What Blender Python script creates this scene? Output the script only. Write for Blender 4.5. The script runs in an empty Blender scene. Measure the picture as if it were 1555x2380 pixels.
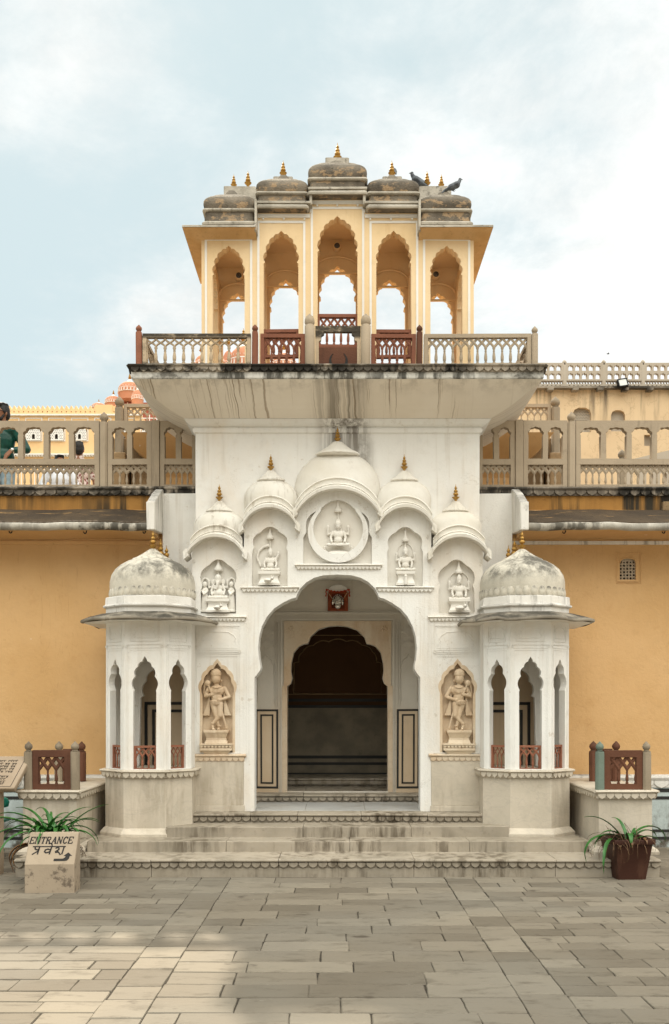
import bpy, bmesh, math, random
from mathutils import Vector, Matrix, geometry, noise
R = math.radians
random.seed(7)
SC = bpy.context.scene
COL = SC.collection

# ---------------------------------------------------------------- camera
FP, CXP, HYP, EYE = 2150.0, 784.5, 1642.0, 1.6     # focal length, principal point and horizon of the photo (1555 px wide)
cam = bpy.data.cameras.new('camera')
cam_o = bpy.data.objects.new('camera', cam); COL.objects.link(cam_o)
cam_o.location = (0, 0, EYE); cam_o.rotation_euler = (R(90), 0, 0)
cam.sensor_fit = 'VERTICAL'; cam.sensor_height = 36.0
cam.lens = FP / 2379 * 36
cam.shift_x = -7 / 2379; cam.shift_y = 452.5 / 2379
cam.clip_start = 0.05; cam.clip_end = 2000
SC.camera = cam_o

# ---------------------------------------------------------------- light
SUN_A, SUN_E = 0.33, 1.10                      # sun stands behind the gate, a little to the left
sun = bpy.data.lights.new('sun', 'SUN'); sun.energy = 4.3; sun.angle = R(1.5); sun.color = (1, .87, .70)
sun_o = bpy.data.objects.new('sun', sun); COL.objects.link(sun_o)
sd = Vector((-SUN_A, 1, SUN_E)).normalized()
sun_o.rotation_euler = (-sd).to_track_quat('-Z', 'Y').to_euler()
sun_o.location = sd * 40

world = bpy.data.worlds.new('World'); SC.world = world; world.use_nodes = True
wn = world.node_tree; wn.nodes.clear()
def wnode(t, **k):
    n = wn.nodes.new(t)
    for a, b in k.items(): setattr(n, a, b)
    return n
def wmath(op, a, b=None):
    n = wnode('ShaderNodeMath', operation=op)
    for i, x in enumerate((a, b)):
        if x is None: continue
        if isinstance(x, (int, float)): n.inputs[i].default_value = x
        else: wn.links.new(x, n.inputs[i])
    return n.outputs[0]
sky = wnode('ShaderNodeTexSky'); sky.sky_type = 'NISHITA'; sky.sun_disc = False
sky.sun_elevation = math.asin(sd.z); sky.sun_rotation = math.atan2(sd.x, sd.y); sky.dust_density = 0.6; sky.air_density = 1.0
tc = wnode('ShaderNodeTexCoord')
sep = wnode('ShaderNodeSeparateXYZ'); wn.links.new(tc.outputs['Generated'], sep.inputs[0])
dx, dy, dz = sep.outputs
den = wmath('ADD', wmath('MAXIMUM', dz, 0.0), 0.22)
cmb = wnode('ShaderNodeCombineXYZ')
wn.links.new(wmath('DIVIDE', dx, den), cmb.inputs[0]); wn.links.new(wmath('DIVIDE', dy, den), cmb.inputs[1])
def wnoise(scale, detail, rough, off):
    mp = wnode('ShaderNodeMapping'); mp.inputs['Location'].default_value = off
    wn.links.new(cmb.outputs[0], mp.inputs[0])
    n = wnode('ShaderNodeTexNoise'); n.inputs['Scale'].default_value = scale; n.inputs['Detail'].default_value = detail
    n.inputs['Roughness'].default_value = rough; n.inputs['Distortion'].default_value = .25
    wn.links.new(mp.outputs[0], n.inputs['Vector']); return n.outputs[0]
def wramp(x, a, b, c=0., d=1.):
    m = wnode('ShaderNodeMapRange', interpolation_type='SMOOTHSTEP')
    m.inputs[1].default_value = a; m.inputs[2].default_value = b; m.inputs[3].default_value = c; m.inputs[4].default_value = d
    wn.links.new(x, m.inputs[0]); return m.outputs[0]
big = wnoise(1.15, 8, .60, (3.35, 1.2, 0))
fine = wnoise(3.4, 9, .66, (1.2, 7.0, 0))
wisp = wnoise(9.0, 6, .65, (4.2, 2.0, 0))
# cloud cover: broken ahead, thick towards the right and behind the viewer
cov = wmath('ADD', wmath('ADD', big, wmath('MULTIPLY', dx, .40)), wmath('MULTIPLY', fine, .30))
cov = wmath('ADD', cov, wmath('MULTIPLY', dy, -.16))
mask = wramp(cov, .36, .62)
tex = wmath('ADD', wmath('ADD', wramp(fine, .32, .70, .89, 1.03), wramp(wisp, .3, .7, -.035, .045)), wramp(dx, -.35, .35, -.05, .05))
# unseen sky behind the viewer is boosted, most high up, as added facade fill
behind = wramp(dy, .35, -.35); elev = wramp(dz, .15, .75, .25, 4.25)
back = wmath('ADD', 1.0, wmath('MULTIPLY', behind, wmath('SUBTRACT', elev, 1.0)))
cl = wnode('ShaderNodeMix', data_type='RGBA', blend_type='MULTIPLY'); cl.inputs[0].default_value = 1
cl.inputs[6].default_value = (8.5, 8.5, 8.3, 1)
cc = wnode('ShaderNodeCombineXYZ')
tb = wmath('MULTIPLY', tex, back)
warm = wmath('MULTIPLY', behind, -.03), wmath('MULTIPLY', behind, -.10)       # the added fill is tinted warm
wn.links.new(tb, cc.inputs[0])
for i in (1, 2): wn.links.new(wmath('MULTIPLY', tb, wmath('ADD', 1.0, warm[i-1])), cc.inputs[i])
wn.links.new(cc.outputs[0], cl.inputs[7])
hz = wnode('ShaderNodeMix', data_type='RGBA'); hz.inputs[0].default_value = .90      # thin bright veil over the blue
hz.inputs[7].default_value = (5.4, 6.45, 6.55, 1)
wn.links.new(sky.outputs[0], hz.inputs[6])
mixc = wnode('ShaderNodeMix', data_type='RGBA')
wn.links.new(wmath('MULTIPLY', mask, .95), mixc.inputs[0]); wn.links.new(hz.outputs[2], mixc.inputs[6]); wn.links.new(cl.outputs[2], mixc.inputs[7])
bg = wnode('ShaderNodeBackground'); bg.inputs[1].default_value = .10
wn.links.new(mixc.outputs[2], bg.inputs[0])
wo = wnode('ShaderNodeOutputWorld'); wn.links.new(bg.outputs[0], wo.inputs[0])

SC.view_settings.view_transform = 'Standard'; SC.view_settings.look = 'None'
SC.view_settings.exposure = 0.35; SC.view_settings.gamma = 1
SC.cycles.max_bounces = 8; SC.cycles.diffuse_bounces = 5; SC.cycles.use_denoising = True

# ---------------------------------------------------------------- helpers
def X(px, d): return (px - CXP) * d / FP
def Z(py, d): return EYE - (py - HYP) * d / FP

class MB:
    """collects shapes, then links them as one mesh object"""
    def __init__(s): s.V = []; s.F = []; s.MI = []; s.M = Matrix.Identity(4); s.mi = 0; s.A = []
    def add(s, vs, fs):
        b = len(s.V); s.V += [tuple(s.M @ Vector(v)) for v in vs]
        s.F += [tuple(i + b for i in f) for f in fs]; s.MI += [s.mi] * len(fs)
        return s
    def frame(s, p0, p1=None, z=0):
        """local x runs from p0 to p1 on the ground plan, y goes inward"""
        if p1 is None: s.M = Matrix.Translation((p0[0], p0[1], z)); return s
        a = math.atan2(p1[1] - p0[1], p1[0] - p0[0])
        s.M = Matrix.Translation((p0[0], p0[1], z)) @ Matrix.Rotation(a, 4, 'Z'); return s
    def box(s, x0, x1, y0, y1, z0, z1):
        return s.add([(x0,y0,z0),(x1,y0,z0),(x1,y1,z0),(x0,y1,z0),(x0,y0,z1),(x1,y0,z1),(x1,y1,z1),(x0,y1,z1)],
                     [(0,3,2,1),(4,5,6,7),(0,1,5,4),(1,2,6,5),(2,3,7,6),(3,0,4,7)])
    def prism(s, loop, y0, y1, holes=()):
        loops = [loop] + list(holes)
        tris = geometry.tessellate_polygon([[Vector((p[0], p[1], 0)) for p in l] for l in loops])
        pts = [p for l in loops for p in l]; n = len(pts)
        vs = [(p[0], y0, p[1]) for p in pts] + [(p[0], y1, p[1]) for p in pts]
        fs = [tuple(t) for t in tris] + [tuple(i + n for i in reversed(t)) for t in tris]
        b = 0
        for l in loops:
            m = len(l)
            for i in range(m):
                j = (i + 1) % m; fs.append((b + i, b + j, b + j + n, b + i + n))
            b += m
        return s.add(vs, fs)
    def loft(s, rings, caps=True, closed=True):
        n = len(rings[0]); vs = [p for r in rings for p in r]; fs = []
        for k in range(len(rings) - 1):
            for i in range(n if closed else n - 1):
                j = (i + 1) % n; fs.append((k*n+i, k*n+j, (k+1)*n+j, (k+1)*n+i))
        if caps: fs += [tuple(reversed(range(n))), tuple(range((len(rings)-1)*n, len(rings)*n))]
        return s.add(vs, fs)
    def lathe(s, prof, c=(0,0,0), seg=16, sx=1, sy=1, a0=0, a1=2*math.pi, lobes=0, amp=0):
        full = abs(a1 - a0 - 2*math.pi) < 1e-6; rings = []
        for r, z in prof:
            ring = []
            for i in range(seg if full else seg + 1):
                a = a0 + (a1 - a0) * i / seg
                rr = max(r, 1e-4) * (1 + amp * math.cos(lobes * a) if lobes else 1)
                ring.append((c[0] + rr*sx*math.cos(a), c[1] + rr*sy*math.sin(a), c[2] + z))
            rings.append(ring)
        return s.loft(rings, True, full)
    def tube(s, pts, r, seg=8, flat=None):
        pts = [Vector(p) for p in pts]; n = len(pts)
        if not isinstance(r, (list, tuple)): r = [r] * n
        rings = []; up = None
        for k in range(n):
            t = (pts[min(k+1, n-1)] - pts[max(k-1, 0)]).normalized()
            if up is None: up = Vector((0,0,1)) if abs(t.z) < .9 else Vector((0,1,0))
            u = t.cross(up)
            if u.length < 1e-6: u = t.orthogonal()
            u.normalize(); w = u.cross(t).normalized(); up = w
            rings.append([tuple(pts[k] + (u*math.cos(2*math.pi*i/seg + math.pi/seg) + w*math.sin(2*math.pi*i/seg + math.pi/seg)*(flat or 1))*r[k]) for i in range(seg)])
        return s.loft(rings)
    def ell(s, c, r, seg=12, rot=None):
        m = Matrix.Translation(c) @ (rot.to_4x4() if rot else Matrix.Identity(4))
        vs = []; fs = []; h = seg // 2
        for k in range(h + 1):
            t = math.pi * k / h
            for i in range(seg):
                a = 2*math.pi*i/seg
                vs.append(tuple(m @ Vector((r[0]*max(math.sin(t),.001)*math.cos(a), r[1]*max(math.sin(t),.001)*math.sin(a), r[2]*math.cos(t)))))
        for k in range(h):
            for i in range(seg):
                j = (i+1) % seg; fs.append((k*seg+i, (k+1)*seg+i, (k+1)*seg+j, k*seg+j))
        fs += [tuple(range(seg)), tuple(reversed(range(h*seg, (h+1)*seg)))]
        return s.add(vs, fs)
    def cap(s, a, b, ra, rb=None, seg=10):
        """tapered limb with round ends"""
        rb = ra if rb is None else rb; a = Vector(a); b = Vector(b); t = (b - a)
        L = t.length or 1e-5; t = t / L; pts = []; rs = []
        for k in range(4): an = math.pi/2*(1 - k/3.0); pts.append(a - t*ra*math.sin(an)); rs.append(max(ra*math.cos(an), ra*.03))
        for k in range(4): an = math.pi/2*k/3.0; pts.append(b + t*rb*math.sin(an)); rs.append(max(rb*math.cos(an), rb*.03))
        return s.tube(pts, rs, seg)
    def build(s, name, mat, parent=None, smooth=40, bevel=0, voxel=0, tint=None, stuff=None):
        if WOB:      # hand-finished plaster: one smooth field bends every edge a few millimetres in the facade plane
            for i, p in enumerate(s.V):
                q = Vector(p); n1 = noise.noise_vector(q*1.9); n2 = noise.noise_vector(q*7.0)
                s.V[i] = (p[0]+(n1.x*.009+n2.x*.0035)*WOB, p[1], p[2]+(n1.z*.008+n2.z*.003)*WOB)
        me = bpy.data.meshes.new(name); me.from_pydata(s.V, [], s.F); me.update()
        bm = bmesh.new(); bm.from_mesh(me); bmesh.ops.recalc_face_normals(bm, faces=bm.faces); bm.to_mesh(me); bm.free()
        if isinstance(mat, (list, tuple)):
            for m in mat: me.materials.append(m)
            me.polygons.foreach_set('material_index', s.MI)
        elif mat: me.materials.append(mat)
        if smooth:
            me.polygons.foreach_set('use_smooth', [True]*len(me.polygons))
            if smooth < 180: me.set_sharp_from_angle(angle=R(smooth))
        if tint:
            at = me.attributes.new('tint', 'FLOAT', 'FACE'); at.data.foreach_set('value', tint)
        o = bpy.data.objects.new(name, me); COL.objects.link(o)
        if voxel:
            m = o.modifiers.new('remesh', 'REMESH'); m.mode = 'VOXEL'; m.voxel_size = voxel; m.use_smooth_shade = True
            q = o.modifiers.new('soft', 'SMOOTH'); q.factor = .4; q.iterations = 1
        if bevel:
            b = o.modifiers.new('bevel', 'BEVEL'); b.width = bevel; b.segments = 2; b.limit_method = 'ANGLE'; b.angle_limit = R(40)
        W[o] = Matrix.Identity(4); attach(o, parent); return o

W = {}
WOB = 0
def attach(o, parent):
    if parent is None: return
    o.parent = parent; o.matrix_parent_inverse = W[parent].inverted()
def thing(name, label, cat, loc, group=None):
    o = bpy.data.objects.new(name, None); COL.objects.link(o); o.location = loc; o.empty_display_size = .1
    W[o] = Matrix.Translation(loc); return tag(o, label, cat, group)
def tag(o, label, cat=None, group=None):
    o['label'] = label
    if cat: o['category'] = cat
    if group: o['group'] = group
    return o
def struct(o): o['kind'] = 'structure'; return o
def inst(name, mesh_obj_data, parent, loc, sc=1.0, rz=0):
    o = bpy.data.objects.new(name, mesh_obj_data); COL.objects.link(o)
    o.location = loc; o.scale = (sc, sc, sc) if not isinstance(sc, tuple) else sc; o.rotation_euler = (0, 0, rz)
    W[o] = Matrix.Translation(loc); attach(o, parent); return o

def circ3(a, b, c):
    ax, ay = a; bx, by = b; cx, cy = c
    d = 2*(ax*(by-cy)+bx*(cy-ay)+cx*(ay-by))
    ux = ((ax*ax+ay*ay)*(by-cy)+(bx*bx+by*by)*(cy-ay)+(cx*cx+cy*cy)*(ay-by))/d
    uy = ((ax*ax+ay*ay)*(cx-bx)+(bx*bx+by*by)*(ax-cx)+(cx*cx+cy*cy)*(bx-ax))/d
    return ux, uy, math.hypot(ax-ux, ay-uy)
def lobes(cusps, bulge, centre=None, tip=None, n=6):
    """points over a row of cusps; every lobe bows outward, the middle one may end in an ogee tip"""
    out = []
    for k in range(len(cusps)-1):
        a = Vector(cusps[k]); b = Vector(cusps[k+1]); ch = b - a; nrm = Vector((-ch.y, ch.x))
        mid = (len(cusps)-1)//2 == k and (len(cusps)-1) % 2 == 1
        if mid and tip is not None:
            t = Vector(tip)
            for q in range(n+1):
                u = q/n; p = a.lerp(t, u); p.x -= (b.x-a.x)*.16*math.sin(math.pi*min(u*1.25, 1))*(1-u); out.append((p.x, p.y))
            for q in range(1, n+1):
                u = 1-q/n; p = b.lerp(t, u); p.x += (b.x-a.x)*.16*math.sin(math.pi*min(u*1.25, 1))*(1-u); out.append((p.x, p.y))
        else:
            s0 = 0 if (k == 0) else 1
            for q in range(0, n+1):
                u = q/n; p = a.lerp(b, u) + nrm*bulge*4*u*(1-u); out.append((p.x, p.y))
    res = [out[0]]
    for p in out[1:]:
        if math.hypot(p[0]-res[-1][0], p[1]-res[-1][1]) > 1e-5: res.append(p)
    return res
def cusped(xl, xr, zs, zt, n=7, bulge=.22, ogee=.16, neck=.04, round_top=False):
    """opening outline above the spring line, from the left spring to the right"""
    xc = (xl+xr)/2; a = (xr-xl)/2; h = zt-zs; b = h*(1-ogee)
    w = a*(1-neck*2)
    cs = []
    for k in range(n+1):
        th = math.pi*(1-k/n); cs.append((xc + w*math.cos(th)*.97, zs + h*.04 + (b-h*.04)*math.sin(th)**.9 if 0 < k < n else zs+h*.04))
    pts = lobes(cs, bulge, tip=None if round_top else (xc, zt))
    return [(xl, zs)] + pts + [(xr, zs)]
def arch_hole(xl, xr, z0, zs, zt, **k): return [(xl, z0)] + cusped(xl, xr, zs, zt, **k) + [(xr, z0)]
def rrect(x0, x1, y0, y1, z, r, n=4):
    p = []
    for cx, cy, a0 in ((x1-r, y0+r, -90), (x1-r, y1-r, 0), (x0+r, y1-r, 90), (x0+r, y0+r, 180)):
        for i in range(n+1):
            a = R(a0 + 90*i/n); p.append((cx + r*math.cos(a), cy + r*math.sin(a), z))
    return p
def arc_band(mb, cx, cz, rad, a0, a1, prof, n=28):
    """sweeps a closed profile of (radial offset, y) along an arc in the facade plane"""
    rings = []
    for i in range(n+1):
        a = a0 + (a1-a0)*i/n
        rings.append([(cx + rad*math.cos(a), y, cz + rad*math.sin(a) + d) for d, y in prof])
    mb.loft(rings)
def mould(mb, x0, x1, y, z, prof):
    """straight moulding along x: profile of (outward, up)"""
    mb.loft([[(x, y - o, z + h) for o, h in prof] for x in (x0, x1)])
def rect_frame(mb, x0, x1, z0, z1, y0, y1, t):
    mb.box(x0, x1, y0, y1, z1-t, z1); mb.box(x0, x1, y0, y1, z0, z0+t)
    mb.box(x0, x0+t, y0, y1, z0+t, z1-t); mb.box(x1-t, x1, y0, y1, z0+t, z1-t)
def scallops(mb, w, ztop, zbot, n, out=.03, ledge=.42, back=.03):
    """ledge with a row of hanging shield petals, along local x from 0 to w; front of the wall is y=0"""
    h = ztop-zbot; zl = ztop-h*ledge
    m = mb.M.copy()
    mb.loft([[(x, -out, zl+.2*(ztop-zl)), (x, -out-.006, (zl+ztop)/2), (x, -out, ztop-.15*(ztop-zl)), (x, -out+.012, ztop), (x, back, ztop), (x, back, zl), (x, -out+.01, zl)] for x in (-out*.6, w+out*.6)])
    mb.box(0, w, -out*.25, back*.9, zbot, zl-.0005)
    c = w/n
    for i in range(n):
        cx = c*(i+.5); hw = c*.47; hh = (zl-zbot)
        lp = [(cx-hw, zl-.001), (cx-hw, zl-hh*.4), (cx-hw*.72, zl-hh*.72), (cx-hw*.3, zl-hh*.92), (cx, zbot-.004), (cx+hw*.3, zl-hh*.92), (cx+hw*.72, zl-hh*.72), (cx+hw, zl-hh*.4), (cx+hw, zl-.001)]
        mb.prism(lp, -out*.72, -out*.24)
BAL = [(.55,0),(.55,.10),(.36,.12),(.36,.15),(.52,.19),(.60,.32),(.58,.45),(.40,.66),(.34,.74),(.46,.77),(.34,.80),(.40,.88),(.56,.94),(.56,1)]
def baluster_panel(mb, w, z0, z1, n, t=.06, fr=.05, top=.38, bow=.03, bars=None, frtop=None):
    """carved stone panel along local x: frame, crossing lattice above, turned balusters below"""
    frtop = fr if frtop is None else frtop
    iw = w - 2*fr; zb, zt = z0+fr*.8, z1-frtop; zl = zt-(zt-zb)*top; c = iw/n
    mb.box(0, w, 0, t, z0, zb); mb.box(0, w, 0, t, zt, z1)
    mb.box(0, fr, .001, t-.001, zb, zt); mb.box(w-fr, w, .001, t-.001, zb, zt)
    b = bars or min(c*.11, .016); ym = t/2
    for i in range(n):
        x0 = fr+c*i; x1 = x0+c; xm = (x0+x1)/2; zm = (zl+zt)/2
        for sgn in (1, -1):
            xa, xb = (x0, x1) if sgn > 0 else (x1, x0)
            path = []
            for q in range(7):
                u = q/6; off = math.sin(2*math.pi*u)*c*bow*sgn
                path.append((xa+(xb-xa)*u - off, ym + sgn*.002, zl + (zt-zl)*u))
            mb.tube(path, b, 5, flat=1.5)
    for i in range(n+1):
        xc = fr+c*i; hgt = zl-zb; rr = min(c*.33, hgt*.2)
        if i in (0, n):
            mb.lathe([(r*rr*.9, zb+z*hgt) for r, z in BAL], (xc, ym, 0), 6)
        else: mb.lathe([(r*rr, zb+z*hgt) for r, z in BAL], (xc, ym, 0), 8)
def post(mb, x, y, z0, z1, w=.09, oct_=True, ball=.055, taper=1):
    """stone railing post with a bud on top"""
    h = w/2; c = h*.55
    sh = [(-c,-h),(c,-h),(h,-c),(h,c),(c,h),(-c,h),(-h,c),(-h,-c)]
    zs = z1 - ball*2.4
    mb.loft([[(x+a*k, y+b*k, z) for a, b in sh] for k, z in ((1, z0), (1, zs-.02), (.92, zs))])
    mb.lathe([(ball*.55, zs-.001), (ball*.8, zs+ball*.12), (ball*.55, zs+ball*.3), (ball*.9, zs+ball*.7), (ball, zs+ball*1.15), (ball*.85, zs+ball*1.6), (ball*.4, zs+ball*2.05), (.004, zs+ball*2.4)], (x, y, 0), 12)
# ---------------------------------------------------------------- materials
class NT:
    def __init__(s, name, rough=.85, spec=.25):
        s.m = bpy.data.materials.new(name); s.m.use_nodes = True; s.t = s.m.node_tree; s.t.nodes.clear()
        s.b = s.n('ShaderNodeBsdfPrincipled'); s.b.inputs['Roughness'].default_value = rough
        s.b.inputs['Specular IOR Level'].default_value = spec
        o = s.n('ShaderNodeOutputMaterial'); s.t.links.new(s.b.outputs[0], o.inputs[0])
        s.tc = s.n('ShaderNodeTexCoord').outputs['Object']
    def n(s, t, **k):
        x = s.t.nodes.new(t)
        for a, b in k.items(): setattr(x, a, b)
        return x
    def L(s, v, inp):
        if isinstance(v, (int, float)): inp.default_value = v
        elif isinstance(v, tuple): inp.default_value = v if len(v) == 4 or len(inp.default_value) == 3 else v + (1,)
        else: s.t.links.new(v, inp)
    def noise(s, scale=3, detail=4, rough=.55, mp=(1,1,1), loc=(0,0,0), vec=None, dist=0):
        m = s.n('ShaderNodeMapping'); m.inputs['Scale'].default_value = mp; m.inputs['Location'].default_value = loc
        s.L(vec or s.tc, m.inputs[0])
        x = s.n('ShaderNodeTexNoise'); x.inputs['Scale'].default_value = scale; x.inputs['Detail'].default_value = detail
        x.inputs['Roughness'].default_value = rough; x.inputs['Distortion'].default_value = dist
        s.L(m.outputs[0], x.inputs['Vector']); return x.outputs[0]
    def rng(s, x, a, b, c=0., d=1.):
        m = s.n('ShaderNodeMapRange', interpolation_type='SMOOTHSTEP')
        for i, v in enumerate((a, b, c, d)): m.inputs[i+1].default_value = v
        s.L(x, m.inputs[0]); return m.outputs[0]
    def math(s, op, a, b=0.):
        m = s.n('ShaderNodeMath', operation=op); s.L(a, m.inputs[0]); s.L(b, m.inputs[1]); return m.outputs[0]
    def mix(s, f, a, b, mode='MIX'):
        m = s.n('ShaderNodeMix', data_type='RGBA', blend_type=mode); s.L(f, m.inputs[0]); s.L(a, m.inputs[6]); s.L(b, m.inputs[7]); return m.outputs[2]
    def xyz(s): 
        x = s.n('ShaderNodeSeparateXYZ'); s.L(s.tc, x.inputs[0]); return x.outputs
    def normal(s):
        g = s.n('ShaderNodeNewGeometry'); x = s.n('ShaderNodeSeparateXYZ'); s.t.links.new(g.outputs['Normal'], x.inputs[0]); return x.outputs
    def out(s, col, bump=0, bscale=40, bdetail=5, height=None, bdist=.02):
        s.L(col, s.b.inputs['Base Color'])
        if bump:
            h = height if height is not None else s.noise(bscale, bdetail, .6)
            bn = s.n('ShaderNodeBump'); bn.inputs['Strength'].default_value = bump; bn.inputs['Distance'].default_value = bdist
            s.t.links.new(h, bn.inputs['Height']); s.t.links.new(bn.outputs[0], s.b.inputs['Normal'])
        return s.m
def plaster(name, a, b, dirt=(.12,.10,.07), spots=.25, streak=.25, sfreq=9, slen=.35, scale=1.2, top=0, bump=.15, rough=.85, thr=.56, extra=None, bscale=55, topcol=(.05,.045,.035)):
    k = NT(name, rough)
    col = k.mix(k.rng(k.noise(scale, 6, .6), .32, .7), a, b)
    col = k.mix(k.math('MULTIPLY', k.rng(k.noise(scale*9, 5, .65, loc=(3,1,2)), .5, .75), .14), col, tuple(c*.55 for c in a))
    if streak:
        st = k.rng(k.noise(1, 5, .6, mp=(sfreq, sfreq, slen), loc=(1,5,2)), thr, thr+.16)
        reg = k.rng(k.noise(.9, 3, .5, loc=(7,2,9)), .38, .62)
        col = k.mix(k.math('MULTIPLY', k.math('MULTIPLY', st, reg), streak), col, dirt)
    if spots:
        sp = k.rng(k.noise(scale*3.2, 9, .7, loc=(9,4,1)), .57, .72)
        col = k.mix(k.math('MULTIPLY', sp, spots), col, dirt)
    if top:
        nz = k.normal()[2]
        tp = k.math('MULTIPLY', k.rng(nz, .25, .8), k.rng(k.noise(5, 7, .7), .3, .62))
        col = k.mix(k.math('MULTIPLY', tp, top), col, topcol)
    if extra: col = extra(k, col)
    return k.out(col, bump, bscale)

def lime_age(k, col):
    st = k.rng(k.noise(1.3, 7, .66, mp=(1,1,.45), loc=(11,2,6)), .46, .72)
    col = k.mix(k.math('MULTIPLY', st, .34), col, (.66,.52,.36))                    # ochre dust washed into the lime
    ru = k.rng(k.noise(1, 5, .6, mp=(15,15,.55), loc=(6,1,8)), .54, .70); rg = k.rng(k.noise(1.4, 3, .5, loc=(1,9,4)), .42, .62)
    col = k.mix(k.math('MULTIPLY', k.math('MULTIPLY', ru, rg), .30), col, (.38,.31,.22))
    ch = k.rng(k.noise(11, 5, .62, loc=(3,6,6)), .66, .70); col = k.mix(k.math('MULTIPLY', ch, .40), col, (.45,.38,.29))
    cr = k.math('ABSOLUTE', k.math('SUBTRACT', k.noise(1.6, 7, .62, dist=.7, loc=(2,4,7)), .5)); cg = k.rng(k.noise(.8, 2, .5, loc=(5,5,1)), .5, .62)
    return k.mix(k.math('MULTIPLY', k.math('MULTIPLY', k.rng(cr, .004, .0), cg), .5), col, (.33,.28,.21))
def tower_stain(k, col):
    col = lime_age(k, col)
    x, y, z = k.xyz()
    st = k.noise(1, 6, .65, mp=(16, 16, .5), loc=(2,2,2))
    bell = k.math('MULTIPLY', k.rng(x, -.30, .0), k.rng(x, .42, .18))
    hh = k.math('MULTIPLY', k.rng(z, 3.75, 4.6), bell)
    f = k.math('MULTIPLY', k.rng(st, .34, .60), hh)
    col = k.mix(k.math('MULTIPLY', f, .85), col, (.13, .11, .09))
    # blotch beside the middle dome
    b2 = k.math('MULTIPLY', k.math('MULTIPLY', k.rng(x, .12, .25), k.rng(x, .46, .28)), k.math('MULTIPLY', k.rng(z, 4.02, 4.2), k.rng(z, 4.75, 4.4)))
    col = k.mix(k.math('MULTIPLY', k.math('MULTIPLY', b2, k.rng(k.noise(7, 7, .7), .3, .6)), .75), col, (.2, .18, .15))
    return col
M = {}
M['white'] = plaster('white_lime_plaster', (.77,.765,.735), (.72,.705,.665), (.42,.36,.28), spots=.2, streak=.22, sfreq=11, bump=.2, extra=lime_age)
M['tower'] = plaster('white_tower_plaster', (.77,.765,.735), (.73,.715,.68), (.42,.36,.28), spots=.14, streak=.2, sfreq=11, bump=.12, extra=tower_stain)
M['white_dirty'] = plaster('weathered_white_plaster', (.74,.72,.68), (.60,.57,.51), (.10,.09,.075), spots=.5, streak=.6, sfreq=14, slen=1.2, top=.55, bump=.2, thr=.5)
M['relief'] = plaster('carved_white_stone', (.72,.70,.65), (.68,.64,.57), (.36,.30,.22), spots=.22, streak=.12, bump=.08)
def dome_grime(k, col):
    n1 = k.rng(k.noise(2.6, 9, .74, mp=(1,1,.8), loc=(4,4,0)), .40, .60)
    nz = k.rng(k.normal()[2], -.12, .5)
    f = k.math('MULTIPLY', n1, nz)
    col = k.mix(k.math('MULTIPLY', f, .95), col, (.10,.095,.08))
    fine = k.rng(k.noise(14, 8, .7, loc=(1,2,3)), .55, .68)
    return k.mix(k.math('MULTIPLY', k.math('MULTIPLY', fine, nz), .6), col, (.16,.14,.11))
M['dome'] = plaster('lichen_stained_dome', (.66,.62,.53), (.46,.425,.35), (.30,.25,.18), spots=.35, streak=.4, sfreq=13, slen=1.5, bump=.25, extra=dome_grime)
M['eave_dark'] = plaster('black_lichen_eave', (.30,.265,.21), (.16,.14,.11), (.03,.03,.026), spots=.95, streak=0, top=.95, bump=.35, scale=2.5)
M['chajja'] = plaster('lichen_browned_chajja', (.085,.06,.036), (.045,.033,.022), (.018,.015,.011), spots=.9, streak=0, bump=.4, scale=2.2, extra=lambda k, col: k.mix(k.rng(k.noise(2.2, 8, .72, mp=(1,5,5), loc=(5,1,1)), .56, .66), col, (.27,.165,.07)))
M['domelet'] = plaster('rain_stained_domelet', (.74,.72,.67), (.62,.58,.50), (.28,.23,.17), spots=.4, streak=.75, sfreq=16, slen=1.3, bump=.15, thr=.5)
def black_mould(k, col):
    f = k.rng(k.noise(2.3, 8, .70, mp=(1,1,2.5), loc=(3,8,1)), .42, .58)
    f = k.math('MULTIPLY', f, k.rng(k.xyz()[0], 1.6, -.6, .45, 1.0))
    return k.mix(k.math('MULTIPLY', f, .93), col, (.022,.020,.016))
M['ledge_dark'] = plaster('mould_black_ledge', (.46,.40,.32), (.25,.21,.165), (.025,.022,.018), spots=1.0, streak=1.0, sfreq=6, slen=2.5, top=.9, bump=.3, thr=.38, scale=1.4, extra=black_mould)
M['fascia'] = plaster('mould_streaked_fascia', (.66,.65,.61), (.46,.44,.39), (.04,.038,.03), spots=.8, streak=.9, sfreq=9, slen=2.2, bump=.25, thr=.43, extra=lambda k, col: k.mix(k.math('MULTIPLY', k.rng(k.noise(3.5, 8, .72, mp=(1,1,1.4), loc=(6,2,2)), .47, .62), .75), col, (.05,.045,.035)))
M['roll'] = plaster('mould_darkened_eave_roll', (.50,.47,.41), (.26,.235,.19), (.045,.04,.03), spots=.9, streak=.9, sfreq=9, slen=2.2, bump=.3, thr=.40, scale=2.2)
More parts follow.
